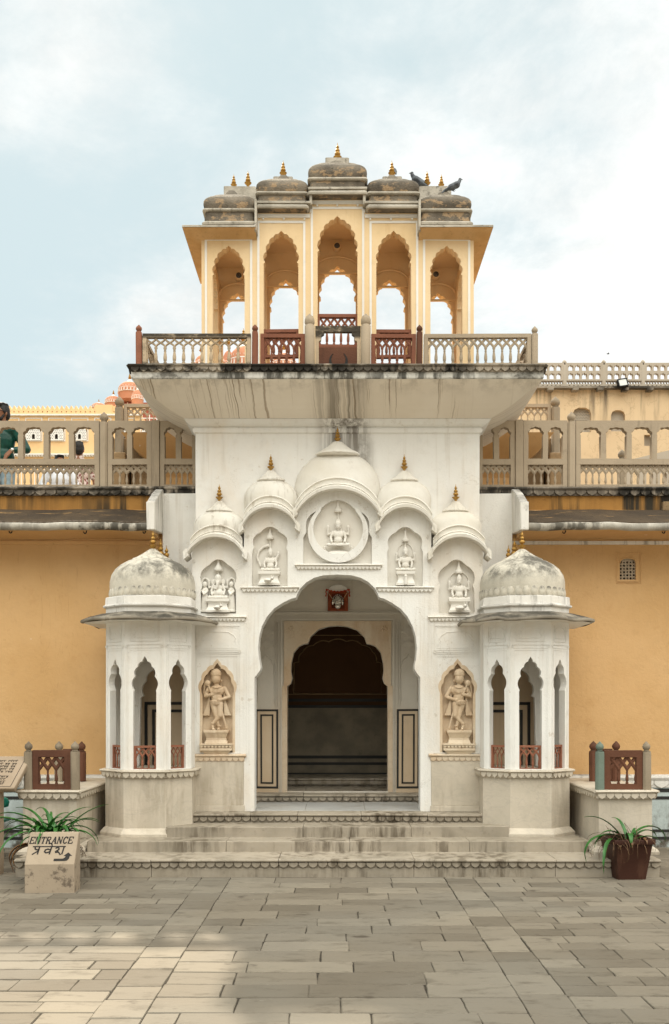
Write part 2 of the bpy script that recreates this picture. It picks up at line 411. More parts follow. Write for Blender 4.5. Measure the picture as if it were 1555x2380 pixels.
def cove_mat(name, axis):
    k = NT(name, .85)
    col = k.mix(k.rng(k.noise(.9, 5, .6), .3, .7), (.76,.70,.61), (.70,.63,.53))
    x, y, z = k.xyz(); q = x if axis == 'x' else y
    wob = k.math('MULTIPLY', k.math('SUBTRACT', k.noise(5, 3, .5), .5), .045)
    wob = k.math('ADD', wob, k.math('MULTIPLY', z, .10))
    c = k.n('ShaderNodeCombineXYZ'); k.L(k.math('ADD', q, wob), c.inputs[0]); k.L(k.math('MULTIPLY', z, .03), c.inputs[1])
    if axis == 'x':
        thin = k.rng(k.noise(30, 2, .5, vec=c.outputs[0]), .60, .68)
        reg = k.rng(k.noise(2.4, 3, .6, vec=c.outputs[0], loc=(4,0,0)), .38, .58)
        f = k.math('MULTIPLY', thin, reg)
        col = k.mix(k.math('MULTIPLY', f, .78), col, (.22,.15,.085))
        th2 = k.rng(k.noise(64, 2, .5, vec=c.outputs[0], loc=(9,0,0)), .60, .72)
        col = k.mix(k.math('MULTIPLY', k.math('MULTIPLY', th2, reg), .6), col, (.28,.20,.12))
        bell = k.math('MULTIPLY', k.rng(x, -.36, -.02), k.rng(x, .42, .12))
        br = k.rng(k.noise(17, 5, .7, vec=c.outputs[0], loc=(2,0,0)), .33, .62)
        col = k.mix(k.math('MULTIPLY', k.math('MULTIPLY', bell, br), .78), col, (.14,.115,.085))
        tp = k.math('MULTIPLY', k.rng(z, 4.86, 5.01), k.rng(k.noise(6, 6, .7), .42, .62))
        col = k.mix(k.math('MULTIPLY', tp, .3), col, (.16,.13,.10))
    else:
        thin = k.rng(k.noise(22, 2, .5, vec=c.outputs[0]), .56, .64)
        col = k.mix(k.math('MULTIPLY', thin, .42), col, (.30,.25,.19))
    return k.out(col, .12, 50)
M['cove_front'] = cove_mat('drip_streaked_cove', 'x'); M['cove_side'] = cove_mat('drip_streaked_cove_end', 'y')
def marble(name, a, b, vein=(.33,.30,.26), dirt=(.20,.15,.09), dirty=.35, rough=.6, joints=False):
    k = NT(name, rough, .35)
    col = k.mix(k.rng(k.noise(1.6, 6, .6, dist=.6), .3, .7), a, b)
    v = k.noise(2.2, 8, .6, mp=(1,1,1.8), loc=(2,7,1), dist=1.6)
    vv = k.math('ABSOLUTE', k.math('SUBTRACT', v, .5)); col = k.mix(k.math('MULTIPLY', k.rng(vv, .035, .0), .2), col, vein)
    st = k.rng(k.noise(1, 6, .65, mp=(10, 10, 1.3), loc=(3,3,5)), .43, .62)
    reg = k.rng(k.noise(1.1, 4, .55, loc=(8,1,3)), .36, .66)
    col = k.mix(k.math('MULTIPLY', k.math('MULTIPLY', st, reg), dirty), col, dirt)
    sp = k.rng(k.noise(7, 8, .7, loc=(5,5,5)), .56, .72); col = k.mix(k.math('MULTIPLY', sp, dirty*.5), col, dirt)
    return k.out(col, .12, 30)
M['marble'] = marble('aged_cream_marble', (.58,.515,.42), (.48,.43,.345), dirty=.42)
M['white_shaded'] = plaster('shade_darkened_plaster', (.60,.565,.50), (.54,.50,.43), (.36,.29,.2), spots=.25, streak=.3, bump=.15, extra=lime_age)  # darker copy of the white plaster, vestibule shade put into its colour
M['marble_warm'] = marble('honey_stained_marble', (.62,.53,.41), (.56,.43,.29), vein=(.40,.28,.17), dirt=(.40,.22,.10), dirty=.38)
M['step'] = marble('worn_marble_step', (.37,.32,.25), (.27,.235,.18), dirt=(.075,.055,.032), dirty=.9)
M['floor_marble'] = marble('grey_marble_floor', (.42,.42,.40), (.34,.34,.33), dirty=.3)
M['statue'] = marble('ochre_marble_carving', (.68,.58,.44), (.58,.44,.29), vein=(.42,.28,.16), dirt=(.30,.17,.08), dirty=.4)
def wall_grad(k, col):
    pale = k.rng(k.noise(.5, 5, .6, loc=(2,0,1)), .35, .7)
    col = k.mix(k.math('MULTIPLY', pale, .3), col, (.64,.41,.19))            # faded patches of limewash
    crack = k.math('ABSOLUTE', k.math('SUBTRACT', k.noise(1.1, 5, .6, mp=(1,1,.35), loc=(3.3,0,2.2), dist=1.0), .5))
    col = k.mix(k.math('MULTIPLY', k.rng(crack, .0018, .0), .25), col, (.32,.17,.05))
    chip = k.rng(k.noise(9, 2, .4, loc=(2,8,8)), .76, .79)
    return k.mix(k.math('MULTIPLY', chip, .6), col, (.78,.70,.58))
M['yellow'] = plaster('ochre_limewash', (.62,.395,.19), (.55,.335,.145), (.42,.22,.075), spots=.3, streak=.22, bump=.25, scale=1.1, extra=wall_grad, bscale=30)
M['orange_streaked'] = plaster('black_streaked_ochre', (.40,.205,.055), (.31,.15,.038), (.035,.028,.018), spots=.45, streak=1.0, sfreq=6, slen=.35, bump=.2, thr=.42)
M['pav'] = plaster('pale_ochre_pavilion', (.79,.61,.38), (.72,.53,.30), (.50,.30,.12), spots=.16, streak=.3, sfreq=9, slen=.7, bump=.15)
M['pav_soffit'] = plaster('flaking_ochre_soffit', (.66,.43,.21), (.54,.33,.14), (.30,.18,.08), spots=.55, streak=0, bump=.3, scale=4)
M['pav_line'] = plaster('white_line_paint', (.80,.79,.75), (.76,.73,.68), (.45,.38,.3), spots=.2, streak=.15)
def roof_x(k, col):
    p = k.rng(k.noise(7.5, 8, .68, mp=(1,1,1.7), loc=(2,3,4)), .525, .58)
    nz = k.rng(k.normal()[2], .6, .0)
    return k.mix(k.math('MULTIPLY', k.math('MULTIPLY', p, nz), .75), col, (.42,.29,.17))
M['roof'] = plaster('blackened_roof_plaster', (.23,.195,.15), (.095,.08,.062), (.028,.025,.021), spots=.9, streak=.6, sfreq=10, slen=1.2, bump=.6, scale=3.2, top=.45, extra=roof_x, topcol=(.20,.185,.15))
M['roof_trim'] = plaster('stained_roof_moulding', (.50,.46,.39), (.27,.245,.20), (.04,.036,.03), spots=.9, streak=.7, bump=.3, scale=4)
def stone(name, a, b, dirt=(.04,.033,.026), spots=.3, streak=.3, top=.6, **kw): return plaster(name, a, b, dirt, spots=spots, streak=streak, sfreq=10, slen=1.4, top=top, bump=.25, **kw)
M['buff'] = stone('buff_sandstone', (.40,.325,.235), (.33,.265,.19), spots=.28, streak=.35, top=.4)
M['buff_black'] = stone('black_topped_buff_sandstone', (.50,.40,.28), (.40,.31,.21), spots=.35, streak=.3, top=.95)
def top_black(k, col):
    z = k.xyz()[2]; f = k.math('MULTIPLY', k.rng(z, 5.43, 5.475), k.rng(k.noise(4.5, 8, .7, mp=(1,1,2)), .36, .54))
    g = k.math('MULTIPLY', k.rng(z, 5.215, 5.18), k.rng(k.noise(4, 8, .7, loc=(3,3,3)), .38, .54))
    return k.mix(k.math('MULTIPLY', k.math('MAXIMUM', f, g), .92), col, (.022,.02,.016))
M['buff_black'] = stone('black_topped_buff_sandstone', (.50,.40,.28), (.40,.31,.21), spots=.35, streak=.3, top=.95, extra=top_black)
M['red'] = stone('red_sandstone', (.245,.098,.058), (.18,.07,.042), (.06,.028,.02), spots=.35, streak=.3, top=.35)
M['red_bright'] = stone('painted_red_sandstone', (.285,.118,.07), (.225,.088,.052), (.08,.035,.022), spots=.3, streak=.2, top=.4)
M['brown'] = stone('brown_red_sandstone', (.135,.058,.033), (.095,.040,.024), (.04,.02,.013), spots=.4, streak=.3, top=.3)
M['greystone'] = stone('pitted_grey_stone', (.30,.245,.175), (.21,.17,.12), (.07,.055,.04), spots=.6, streak=.3, top=.3)
M['greenstone'] = stone('verdigris_painted_stone', (.17,.22,.18), (.13,.16,.125), (.07,.07,.05), spots=.4, streak=.3, top=.3)
M['black'] = plaster('worn_black_paint', (.022,.022,.021), (.035,.034,.031), (.10,.09,.075), spots=.25, streak=0, bump=.05, rough=.5)
M['cream'] = plaster('cream_limewash', (.62,.50,.36), (.56,.43,.29), (.40,.26,.13), spots=.25, streak=.2, bump=.1)
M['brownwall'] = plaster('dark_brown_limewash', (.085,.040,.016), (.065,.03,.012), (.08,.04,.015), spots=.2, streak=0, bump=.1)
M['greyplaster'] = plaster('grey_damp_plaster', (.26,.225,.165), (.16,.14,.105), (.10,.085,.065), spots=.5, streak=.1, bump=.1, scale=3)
def dado_x(k, col):
    z = k.xyz()[2]
    f = k.math('MULTIPLY', k.rng(z, .62, .12), k.rng(k.noise(5, 8, .72, mp=(1,1,.8)), .38, .6))
    return k.mix(f, col, (.11,.095,.075))
M['dado'] = plaster('pale_blue_grey_dado', (.47,.54,.54), (.42,.48,.47), (.12,.10,.08), spots=.3, streak=.1, bump=.2, extra=dado_x)
def metal(name, col, rough, met=1, spots=0):
    k = NT(name, rough); k.b.inputs['Metallic'].default_value = met
    c = k.mix(k.rng(k.noise(30, 5, .6), .4, .7), col, tuple(x*.45 for x in col)); return k.out(c, .1, 60)
M['gold'] = metal('tarnished_gilt', (.48,.28,.075), .5, .6)
M['silver'] = metal('beaten_silver', (.75,.72,.66), .22, 1)
M['iron'] = metal('black_iron', (.03,.03,.03), .6, .6)
M['green_iron'] = metal('green_painted_iron', (.01,.16,.11), .35, .1)
M['grey_metal'] = metal('grey_metal', (.12,.12,.12), .5, .5)
k = NT('lamp_glass', .15, .5); M['lampglass'] = k.out((.55,.58,.56))
def plain(name, a, b=None, rough=.8, scale=20, bump=.1):
    k = NT(name, rough); return k.out(k.mix(k.rng(k.noise(scale, 4, .6), .35, .65), a, b or tuple(x*.7 for x in a)), bump, scale*2)
M['shrine_red'] = plain('vermilion_shrine_paint', (.24,.055,.015), (.16,.03,.01), .7, 25)
M['thread'] = plain('cotton_thread', (.5,.42,.28))
M['marigold'] = plain('orange_red_beads', (.42,.06,.015), (.30,.03,.01))
M['skin'] = plain('brown_skin', (.26,.125,.07), (.22,.10,.055), .55, 40, .03)
M['hair'] = plain('black_hair', (.010,.009,.008), (.02,.017,.015), .5, 60, .4)
M['shirt_green'] = plain('dark_green_satin_shirt', (.007,.062,.045), (.004,.04,.03), .33, 9, .25)
M['jeans'] = plain('pale_washed_jeans', (.25,.33,.37), (.18,.25,.30), .9, 14)
M['white_cloth'] = plain('white_cotton', (.72,.75,.80), (.62,.65,.70), .9, 8, .2)
M['dark_cloth'] = plain('dark_trousers', (.02,.018,.016), (.012,.011,.010), .9, 12)
k = NT('flower_print_shirt', .9)
c = k.mix(k.rng(k.noise(26, 3, .6), .52, .56), (.60,.50,.46), (.22,.08,.07)); c = k.mix(k.rng(k.noise(20, 3, .6, loc=(4,4,4)), .58, .62), c, (.12,.10,.07)); M['floral'] = k.out(c, .1)
M['lens'] = plain('dark_sunglass_lens', (.01,.01,.01), None, .1)
M['pigeon'] = plain('slate_pigeon_feathers', (.12,.135,.15), (.055,.06,.07), .7, 22)
M['pigeon_head'] = plain('dark_pigeon_neck', (.03,.045,.045), (.02,.02,.03), .45, 30)
def leaf_mat(name, a, b):
    k = NT(name, .42, .4); c = k.mix(k.rng(k.noise(9, 4, .6, mp=(1,1,1)), .3, .7), a, b)
    k.b.inputs['Subsurface Weight'].default_value = 0
    return k.out(c, .1, 60)
M['leaf'] = leaf_mat('green_strap_leaf', (.036,.15,.022), (.016,.078,.013)); M['dryleaf'] = leaf_mat('dry_brown_leaf', (.20,.10,.035), (.12,.06,.025))
M['soil'] = plain('dry_potting_soil', (.05,.032,.02), (.09,.06,.035), .95, 40, .6)
M['roots'] = plain('dry_root_fibres', (.13,.075,.04), (.08,.045,.025), .9, 30)
M['pot'] = plaster('rust_brown_plastic_pot', (.058,.022,.014), (.042,.016,.010), (.16,.08,.05), spots=.2, streak=.4, sfreq=10, slen=2, bump=.08, rough=.5)
M['sign'] = plaster('smoothed_sandstone_sign', (.37,.30,.22), (.32,.255,.185), (.07,.05,.033), spots=.12, streak=.05, bump=.1,
    extra=lambda k, col: k.mix(k.math('MULTIPLY', k.math('MULTIPLY', k.rng(k.xyz()[2], .30, .20), k.rng(k.noise(11, 7, .7), .52, .64)), .75), col, (.08,.06,.045)))
M['ink'] = plain('black_sign_paint', (.012,.011,.010), (.02,.018,.015), .6)
M['board'] = marble('tan_marble_board', (.35,.27,.19), (.29,.22,.15), vein=(.30,.2,.12), dirty=.1)
def farbuilding(name, a, b, d, streak): return plaster(name, a, b, d, spots=.3, streak=streak, sfreq=1.6, slen=.16, scale=.5, bump=.1)
M['far_yellow'] = farbuilding('far_yellow_wall', (.82,.56,.29), (.78,.52,.26), (.52,.34,.17), .25)
def right_streak(k, col):
    z = k.xyz()[2]
    st = k.rng(k.noise(1, 6, .65, mp=(3.2, 3.2, .22), loc=(6,1,2)), .50, .66)
    f = k.math('MULTIPLY', st, k.rng(z, 6.7, 7.85))
    col = k.mix(k.math('MULTIPLY', f, .9), col, (.07,.06,.05))
    cr = k.math('ABSOLUTE', k.math('SUBTRACT', k.noise(1.3, 7, .6, dist=.8), .5)); return k.mix(k.math('MULTIPLY', k.rng(cr, .008, 0), .4), col, (.3,.2,.11))
M['far_tan'] = plaster('cracked_tan_wall', (.68,.52,.33), (.60,.44,.27), (.16,.12,.08), spots=.35, streak=.4, sfreq=2, slen=.3, scale=.7, bump=.2, extra=right_streak)
M['far_stone'] = farbuilding('far_buff_stone', (.44,.39,.32), (.40,.35,.28), (.2,.17,.13), .2)
M['pink'] = farbuilding('terracotta_pink_wash', (.55,.26,.155), (.48,.21,.12), (.35,.13,.08), .2)
M['pinkred'] = farbuilding('deep_red_wash', (.36,.12,.075), (.30,.09,.06), (.2,.06,.04), .2)
M['ruin'] = plaster('decayed_stair_plaster', (.34,.23,.12), (.17,.115,.065), (.03,.025,.02), spots=.7, streak=.6, sfreq=4, slen=.8, scale=1.8, bump=.5)
M['dark'] = plain('dark_interior', (.02,.014,.008))
# paving: every stone carries its own tint
k = NT('sandstone_flags', .78, .3)
at = k.n('ShaderNodeAttribute', attribute_name='tint').outputs['Fac']
c = k.mix(at, (.128,.108,.079), (.238,.207,.157))
c = k.mix(k.rng(k.noise(.8, 2, .5, loc=(1,1,3)), .4, .65), c, k.mix(.35, c, (.19,.18,.15)))
c = k.mix(k.math('MULTIPLY', k.rng(k.noise(1.1, 5, .6), .42, .7), .35), c, (.165,.145,.115))
c = k.mix(k.math('MULTIPLY', k.rng(k.noise(3.8, 8, .7, mp=(1,2.6,1), loc=(2,2,0)), .50, .70), .6), c, (.075,.062,.042))
c = k.mix(k.math('MULTIPLY', k.rng(k.noise(2.0, 5, .6, mp=(1,1.5,1), loc=(12.4,3,0)), .63, .71), .85), c, (.055,.043,.03))
c = k.mix(k.math('MULTIPLY', k.rng(k.noise(9, 6, .7, mp=(1,2.5,1), loc=(4,4,0)), .64, .74), .45), c, (.36,.335,.29))
hgt = k.math('ADD', k.noise(7, 8, .65, mp=(1,1.8,1)), k.math('MULTIPLY', k.noise(1.7, 4, .5), 1.2))
M['paving'] = k.out(c, .55, height=hgt, bdist=.012)
M['joint'] = plain('dirt_in_joints', (.03,.025,.018), (.05,.042,.03), .95, 25, .3)
k = NT('far_paving', .85)
br = k.n('ShaderNodeTexBrick'); br.inputs['Scale'].default_value = 1; br.inputs['Brick Width'].default_value = .5; br.inputs['Row Height'].default_value = .25; br.inputs['Mortar Size'].default_value = .006
br.inputs['Color1'].default_value = (.32,.29,.24,1); br.inputs['Color2'].default_value = (.25,.23,.19,1); br.inputs['Mortar'].default_value = (.06,.05,.04,1)
k.L(k.tc, br.inputs['Vector']); M['ground'] = k.out(br.outputs[0], .2, 20)
# ---------------------------------------------------------------- ground and paving
g = MB(); g.box(-400, 400, -400, 400, -.6, -.05); struct(g.build('ground', M['ground'], smooth=0))
g = MB(); g.box(-7, 7, 1.2, 10.9, -.045, -.0065); struct(g.build('paving_bed', M['joint'], smooth=0))
pv = MB(); tint = []
rs = random.Random(11)
def flag(x0, x1, y0, y1, sk=0):
    gap = .0014 + rs.random()*.0016; gy = .0048 + rs.random()*.0025; j = lambda: (rs.random()-.5)*.009
    z = (rs.random()-.5)*.0025; tx = (rs.random()-.5)*.0028; ty = (rs.random()-.5)*.0028
    c = [(x0+gap+j(), y0+gy+j()*.7), (x1-gap+j(), y0+gy+j()*.7), (x1-gap+j(), y1-gy+j()*.7), (x0+gap+j(), y1-gy+j()*.7)]
    cx, cy = (x0+x1)/2, (y0+y1)/2
    def ring(ins, dz):
        out = []
        for q in range(4):
            a, b2 = c[q], c[(q+1) % 4]
            for u in (.02, .34, .66, .98):
                px = a[0]+(b2[0]-a[0])*u; py = a[1]+(b2[1]-a[1])*u
                L = math.hypot(cx-px, cy-py); w = (ins + (0 if ins == 0 else 0))/L
                px += (cx-px)*w; py += (cy-py)*w
                out.append((px, py, dz + z + tx*(px-cx)/.25 + ty*(py-cy)/.15))
        return out
    r0 = ring(0, -.03); 
    wob = [(rs.random()-.5)*.0045 for _ in r0]
    r0 = [(p[0]+w, p[1]+w*.7, p[2]) for p, w in zip(r0, wob)]
    r1 = [(p[0], p[1], p[2]+.024) for p in r0]
    r2 = [(p[0]+(cx-p[0])*.02, p[1]+(cy-p[1])*.035, p[2]+.0295) for p in r0]
    n0 = len(pv.F); pv.loft([r0, r1, r2])
    t = rs.random()**1.2
    tint.extend([t]*(len(pv.F)-n0))
def rows(xa, xb, ya, yb, rd, lmin, lmax, jit=.15):
    y = ya
    while y < yb:
        d = rd*(1+(rs.random()-.5)*2*jit); x = xa - rs.random()*lmin*.8; first = True
        while x < xb:
            L = lmin+(lmax-lmin)*rs.random(); xe = x+L
            if xb-xe < lmin*.45: xe = xb
            if min(xe, xb)-max(x, xa) > .05: flag(max(x, xa), min(xe, xb), y, y+d)
            x = xe
        y += d
rows(-1.0, 1.0, 1.3, 8.8, .235, .42, .68, .12)
for s in (-1, 1):
    a, b_ = sorted((s*1.0, s*1.27)); rows(a, b_, 1.3, 8.8, .31, .5, .6, .25)
    a, b_ = sorted((s*1.27, s*6.9)); rows(a, b_, 1.3, 10.6, .20, .28, .50, .12)
struct(pv.build('paving', M['paving'], smooth=0, tint=tint))

# ---------------------------------------------------------------- steps
WOB = .7
st = thing('entrance_steps', 'wide worn marble steps with a scalloped lowest tread, leading up into the white gate', 'steps', (0, 8.7, 0))
def step(y0, y1, x0, x1, z0, z1, cuts, scal=0, nm='step', mat='step'):
    mb = MB(); xs = [x0]+list(cuts)+[x1]; rr = random.Random(int(z1*1000))
    for a, b_ in zip(xs[:-1], xs[1:]):
        dz = (rr.random()-.5)*.006; dy = (rr.random()-.5)*.010
        if scal:
            mb.M = Matrix.Identity(4); h = .085
            mb.box(a+.0015, b_-.0015, y0+.03+dy, y1, z0-.03, z1-h)
            mb.box(a+.0015, b_-.0015, y0+.035+dy, y1, z1-h, z1-.032)
            mb.loft([[(x, y0+o+dy, z1+q+dz) for o, q in ((.02,-.032),(.002,-.029),(-.006,-.018),(-.002,-.006),(.012,0))]+[(x, y1, z1+dz), (x, y1, z1-.032)] for x in (a+.0015, b_-.0015)])
            n = max(1, round((b_-a)/.088)); c = (b_-a)/n
            for i in range(n):
                cx = a+c*(i+.5); hw = c*.47; zt = z1-.033; zb = z1-h+.002; hh = zt-zb
                lp = [(cx-hw, zt), (cx-hw, zt-hh*.35), (cx-hw*.75, zt-hh*.7), (cx-hw*.35, zt-hh*.92), (cx, zb), (cx+hw*.35, zt-hh*.92), (cx+hw*.75, zt-hh*.7), (cx+hw, zt-hh*.35), (cx+hw, zt)]
                mb.prism(lp, y0+.012+dy, y0+.032+dy)
        else:
            mb.box(a+.0015, b_-.0015, y0+dy, y1, z0-.03, z1+dz)
    return mb.build(nm, M[mat], st, smooth=30, bevel=.006)
step(8.665, 10.5, -3.03, 3.03, -.04, .172, (-1.75, -.55, .72, 2.05), 1)
step(9.11, 10.5, -2.47, 2.47, .172, .274, (-1.1, .12, 1.3))
step(9.42, 10.5, -1.75, 1.75, .274, .378, (-.35, .75))
step(9.74, 10.86, -1.553, 1.553, .378, .4725, (-.92, -.42, .25, .95), 1)
step(10.84, 12.0, -.984, .984, .4725, .572, (-.4, .33), 1)
mb = MB()
for a, b_ in ((-.93,-.35),(-.35,.3),(.3,.93)): mb.box(a+.002, b_-.002, 9.99, 10.85, .44, .4800+.002*(a > 0))
mb.build('floor_slab', M['floor_marble'], st, smooth=0, bevel=.002)

# ---------------------------------------------------------------- gatehouse
YF = 9.97
def P(px, py, d=YF): return (X(px, d), Z(py, d))
gate = thing('gatehouse', 'white lime-plastered palace gate tower with big lobed arch, carved niches and a balcony', 'gatehouse', (0, 9.97, 0))
def mirror(pts): return [(-x, z) for x, z in reversed(pts)]

# the lobed arch opening, left half from the pier foot up to the crown
L = [(592,1885),(592,1574),(597,1568),(605,1556),(606,1548),(602,1530),(600,1505),(602,1480),(609,1455),(621,1432),(638,1413),(658,1400),(676,1391),(688,1388),(691,1380),(699,1366),(713,1352),(731,1342),(752,1336.5),(784.5,1334.5)]
L = [P(*p) for p in L]; ARCH = L + mirror(L)[1:]
def arcpts(xl, yl, xm, ym, xr, yr, n=16):
    a, b_, c = P(xl, yl), P(xm, ym), P(xr, yr); ux, uy, r = circ3(a, b_, c)
    a0 = math.atan2(a[1]-uy, a[0]-ux); a1 = math.atan2(c[1]-uy, c[0]-ux)
    return [(ux+r*math.cos(a0+(a1-a0)*i/n), uy+r*math.sin(a0+(a1-a0)*i/n)) for i in range(n+1)], (ux, uy, r, a0, a1)
BAYS = [ # eave arc (left tip, apex, right tip), dome: centre px, half width px, widest y, cap y, tip y, finial top y
    dict(arc=(436,1295,505,1250,571,1297), dome=(509,62,1218,1180,1156,1121)),
    dict(arc=(562,1236,627,1182,692,1232), dome=(629,64,1152,1107,1084,1051)),
    dict(arc=(686,1200,784.5,1140,883,1200), dome=(784.5,101.5,1131,1046,1017,986)),
    dict(arc=(877,1232,942,1182,1007,1236), dome=(940,64,1152,1107,1084,1051)),
    dict(arc=(998,1297,1064,1250,1133,1295), dome=(1060,62,1218,1180,1156,1121))]
def bay_clip(i):
    pts, _ = arcpts(*BAYS[i]['arc']); return pts
top = []
x_l = X(447, YF)
o = [q for q in bay_clip(0) if q[0] > x_l and q[0] < X(567, YF)]
o2 = [q for q in bay_clip(1) if X(567, YF) < q[0] < X(688, YF)]
o3 = [q for q in bay_clip(2) if X(690, YF) < q[0] < X(785, YF)]
half = [(x_l, o[0][1])] + o + [(X(566.5, YF), o[-1][1]), (X(567, YF), o2[0][1])] + o2 + [(X(689, YF), o2[-1][1]), (X(689.5, YF), o3[0][1])] + o3
ctr = (0, Z(1140, YF))
outline = [(x_l, Z(1885, YF))] + half + [ctr] + mirror(half) + [(-x_l, Z(1885, YF))]
outline = outline + list(reversed(ARCH))
def lobed_niche(x0, x1, ybot, yspr, ytop):
    xl, zs = P(x0, yspr); xr, zt = P(x1, ytop); z0 = Z(ybot, YF); w = xr-xl; h = zt-zs; m = (xl+xr)/2
    left = [(xl, z0), (xl, zs), (xl+w*.045, zs+h*.14)]
    cus = [(xl+w*.045, zs+h*.14), (xl+w*.235, zs+h*.70), (xl+w*.765, zs+h*.70), (xl+w*.955, zs+h*.14)]
    a = lobes(cus[:2], .24); bq = lobes(cus[1:3], .285); c = lobes(cus[2:], .24)
    return left[:2] + a + bq[1:] + c[1:] + [(xr, zs), (xr, z0)]
N_OUT = lobed_niche(466, 549, 1425, 1372, 1287); N_MID = lobed_niche(586, 669, 1362, 1282, 1216); N_CEN = lobed_niche(705, 864, 1309.5, 1248, 1158)
sx0, sx1 = X(464.5, YF), X(546.5, YF)
N_STA = arch_hole(sx0, sx1, Z(1749.5, YF), Z(1612, YF), Z(1530.5, YF), n=7, bulge=.17, neck=-.02)
holes = [N_OUT, N_MID, N_CEN, N_STA, mirror(N_OUT), mirror(N_MID), mirror(N_STA)]
fa = MB(); fa.prism(outline, YF, YF+.22, holes)
fac = fa.build('facade', M['white'], gate, smooth=30)
bk = MB()
for hl, dep in ((N_OUT,.075),(N_MID,.07),(N_CEN,.06),(mirror(N_OUT),.075),(mirror(N_MID),.07)):
    xs = [p[0] for p in hl]; zs = [p[1] for p in hl]; bk.box(min(xs)-.01, max(xs)+.01, YF+dep, YF+dep+.05, min(zs)-.01, max(zs)+.01)
bk.build('niche_back', M['relief'], gate, smooth=0)
for hl in (N_STA, mirror(N_STA)):
    b2 = MB(); xs = [p[0] for p in hl]; zs = [p[1] for p in hl]
    b2.box(min(xs)-.012, max(xs)+.012, YF+.075, YF+.12, min(zs)-.01, max(zs)+.01)
    cx = (min(xs)+max(xs))/2; sc = .90
    b2.prism([(p[0], p[1]) for p in hl], YF-.004, YF+.078, [[(cx+(p[0]-cx)*.86, min(zs)+.001+(p[1]-min(zs))*.955) for p in hl]])
    b2.build('niche_lining', M['statue'], gate, smooth=30)
# eave arcs, drum bands and onion domes of the five bays
FIN = MB()
FIN.lathe([(.10,0),(.13,.05),(.11,.09),(.16,.10),(.30,.20),(.34,.235),(.20,.24),(.13,.27),(.10,.31),(.19,.33),(.245,.40),(.19,.48),(.09,.50),(.16,.53),(.185,.585),(.14,.65),(.06,.68),(.10,.71),(.13,.76),(.07,.83),(.025,.87),(.02,.95),(.002,1)], (0,0,0), 12)
finm = None
def finial(parent, x, y, z0, z1, wide=1.0, mat='gold', nm='finial'):
    global finm
    h = z1-z0
    if finm is None:
        o = FIN.build(nm, M['gold'], None); finm = o.data; o.location = (x, y, z0); o.scale = (h*wide, h*wide, h); W[o] = Matrix.Translation((x, y, z0)); attach(o, parent); return o
    return inst(nm, finm, parent, (x, y, z0), (h*wide, h*wide, h))
for b_ in BAYS:
    pts, (ux, uy, r, a0, a1) = arcpts(*b_['arc'])
    e = MB(); ex = .045
    arc_band(e, ux, uy, r, a0, a1, [(-.004, YF+.03), (-.016, YF-.105), (-.008, YF-.135), (.022, YF-.14), (.034, YF-.12), (.062, YF-.02), (.07, YF+.16)], 30)
    d = b_['dome']; xc = X(d[0], 10.1); hw = d[1]*10.1/FP; lim = math.asin(min(1, hw*.955/r)); am = math.pi/2
    arc_band(e, ux, uy+.052, r, am+lim, am-lim, [(0, YF+.16), (0, YF-.035), (.012, YF-.05), (.024, YF-.035), (.028, YF-.02), (.072, YF-.022), (.078, YF-.04), (.092, YF-.032), (.094, YF+.16)], 30)
    tips = ((pts[0], -1), (pts[-1], 1))
    for (tx, tz), s in tips: e.prism([(tx-s*.03, tz+.005), (tx+s*.012, tz-.03), (tx+s*.022, tz-.032), (tx+s*.028, tz+.045), (tx-s*.01, tz+.085)], YF-.13, YF+.10)
    d = b_['dome']; xc = X(d[0], 10.1); hw = d[1]*10.1/FP; zw = Z(d[2], YF); zc = Z(d[3], YF); zt = Z(d[4], YF)
    z0 = Z({1140: 1156, 1182: 1213, 1250: 1284}[b_['arc'][3]], YF); H = zc-zw      # stays above the niche below it
    dm = MB(); seg = 36
    prof = [(hw*.93, z0), (hw*.965, z0+(zw-z0)*.5), (hw, zw), (hw*.985, zw+H*.22), (hw*.93, zw+H*.45), (hw*.81, zw+H*.68), (hw*.64, zw+H*.87), (hw*.46, zc)]
    dm.lathe(prof, (xc, YF+.23, 0), seg, sy=.215/hw, a0=math.pi, a1=2*math.pi)
    c2 = [(hw*.40, zc-.02), (hw*.485, zc-.004), (hw*.46, zc+.012), (hw*.34, zc+(zt-zc)*.32), (hw*.22, zc+(zt-zc)*.62), (hw*.10, zt), (.012, zt+.01)]
    dm.lathe(c2, (xc, YF+.17, 0), 40, sy=.62, lobes=18, amp=.08)
    ob = dm.build('onion_dome', M['domelet'], gate, smooth=50)
    e.build('curved_eave', M['domelet'], gate, smooth=35)
    finial(ob, xc, YF+.16, zt-.005, Z(d[5], YF+.1), .64)
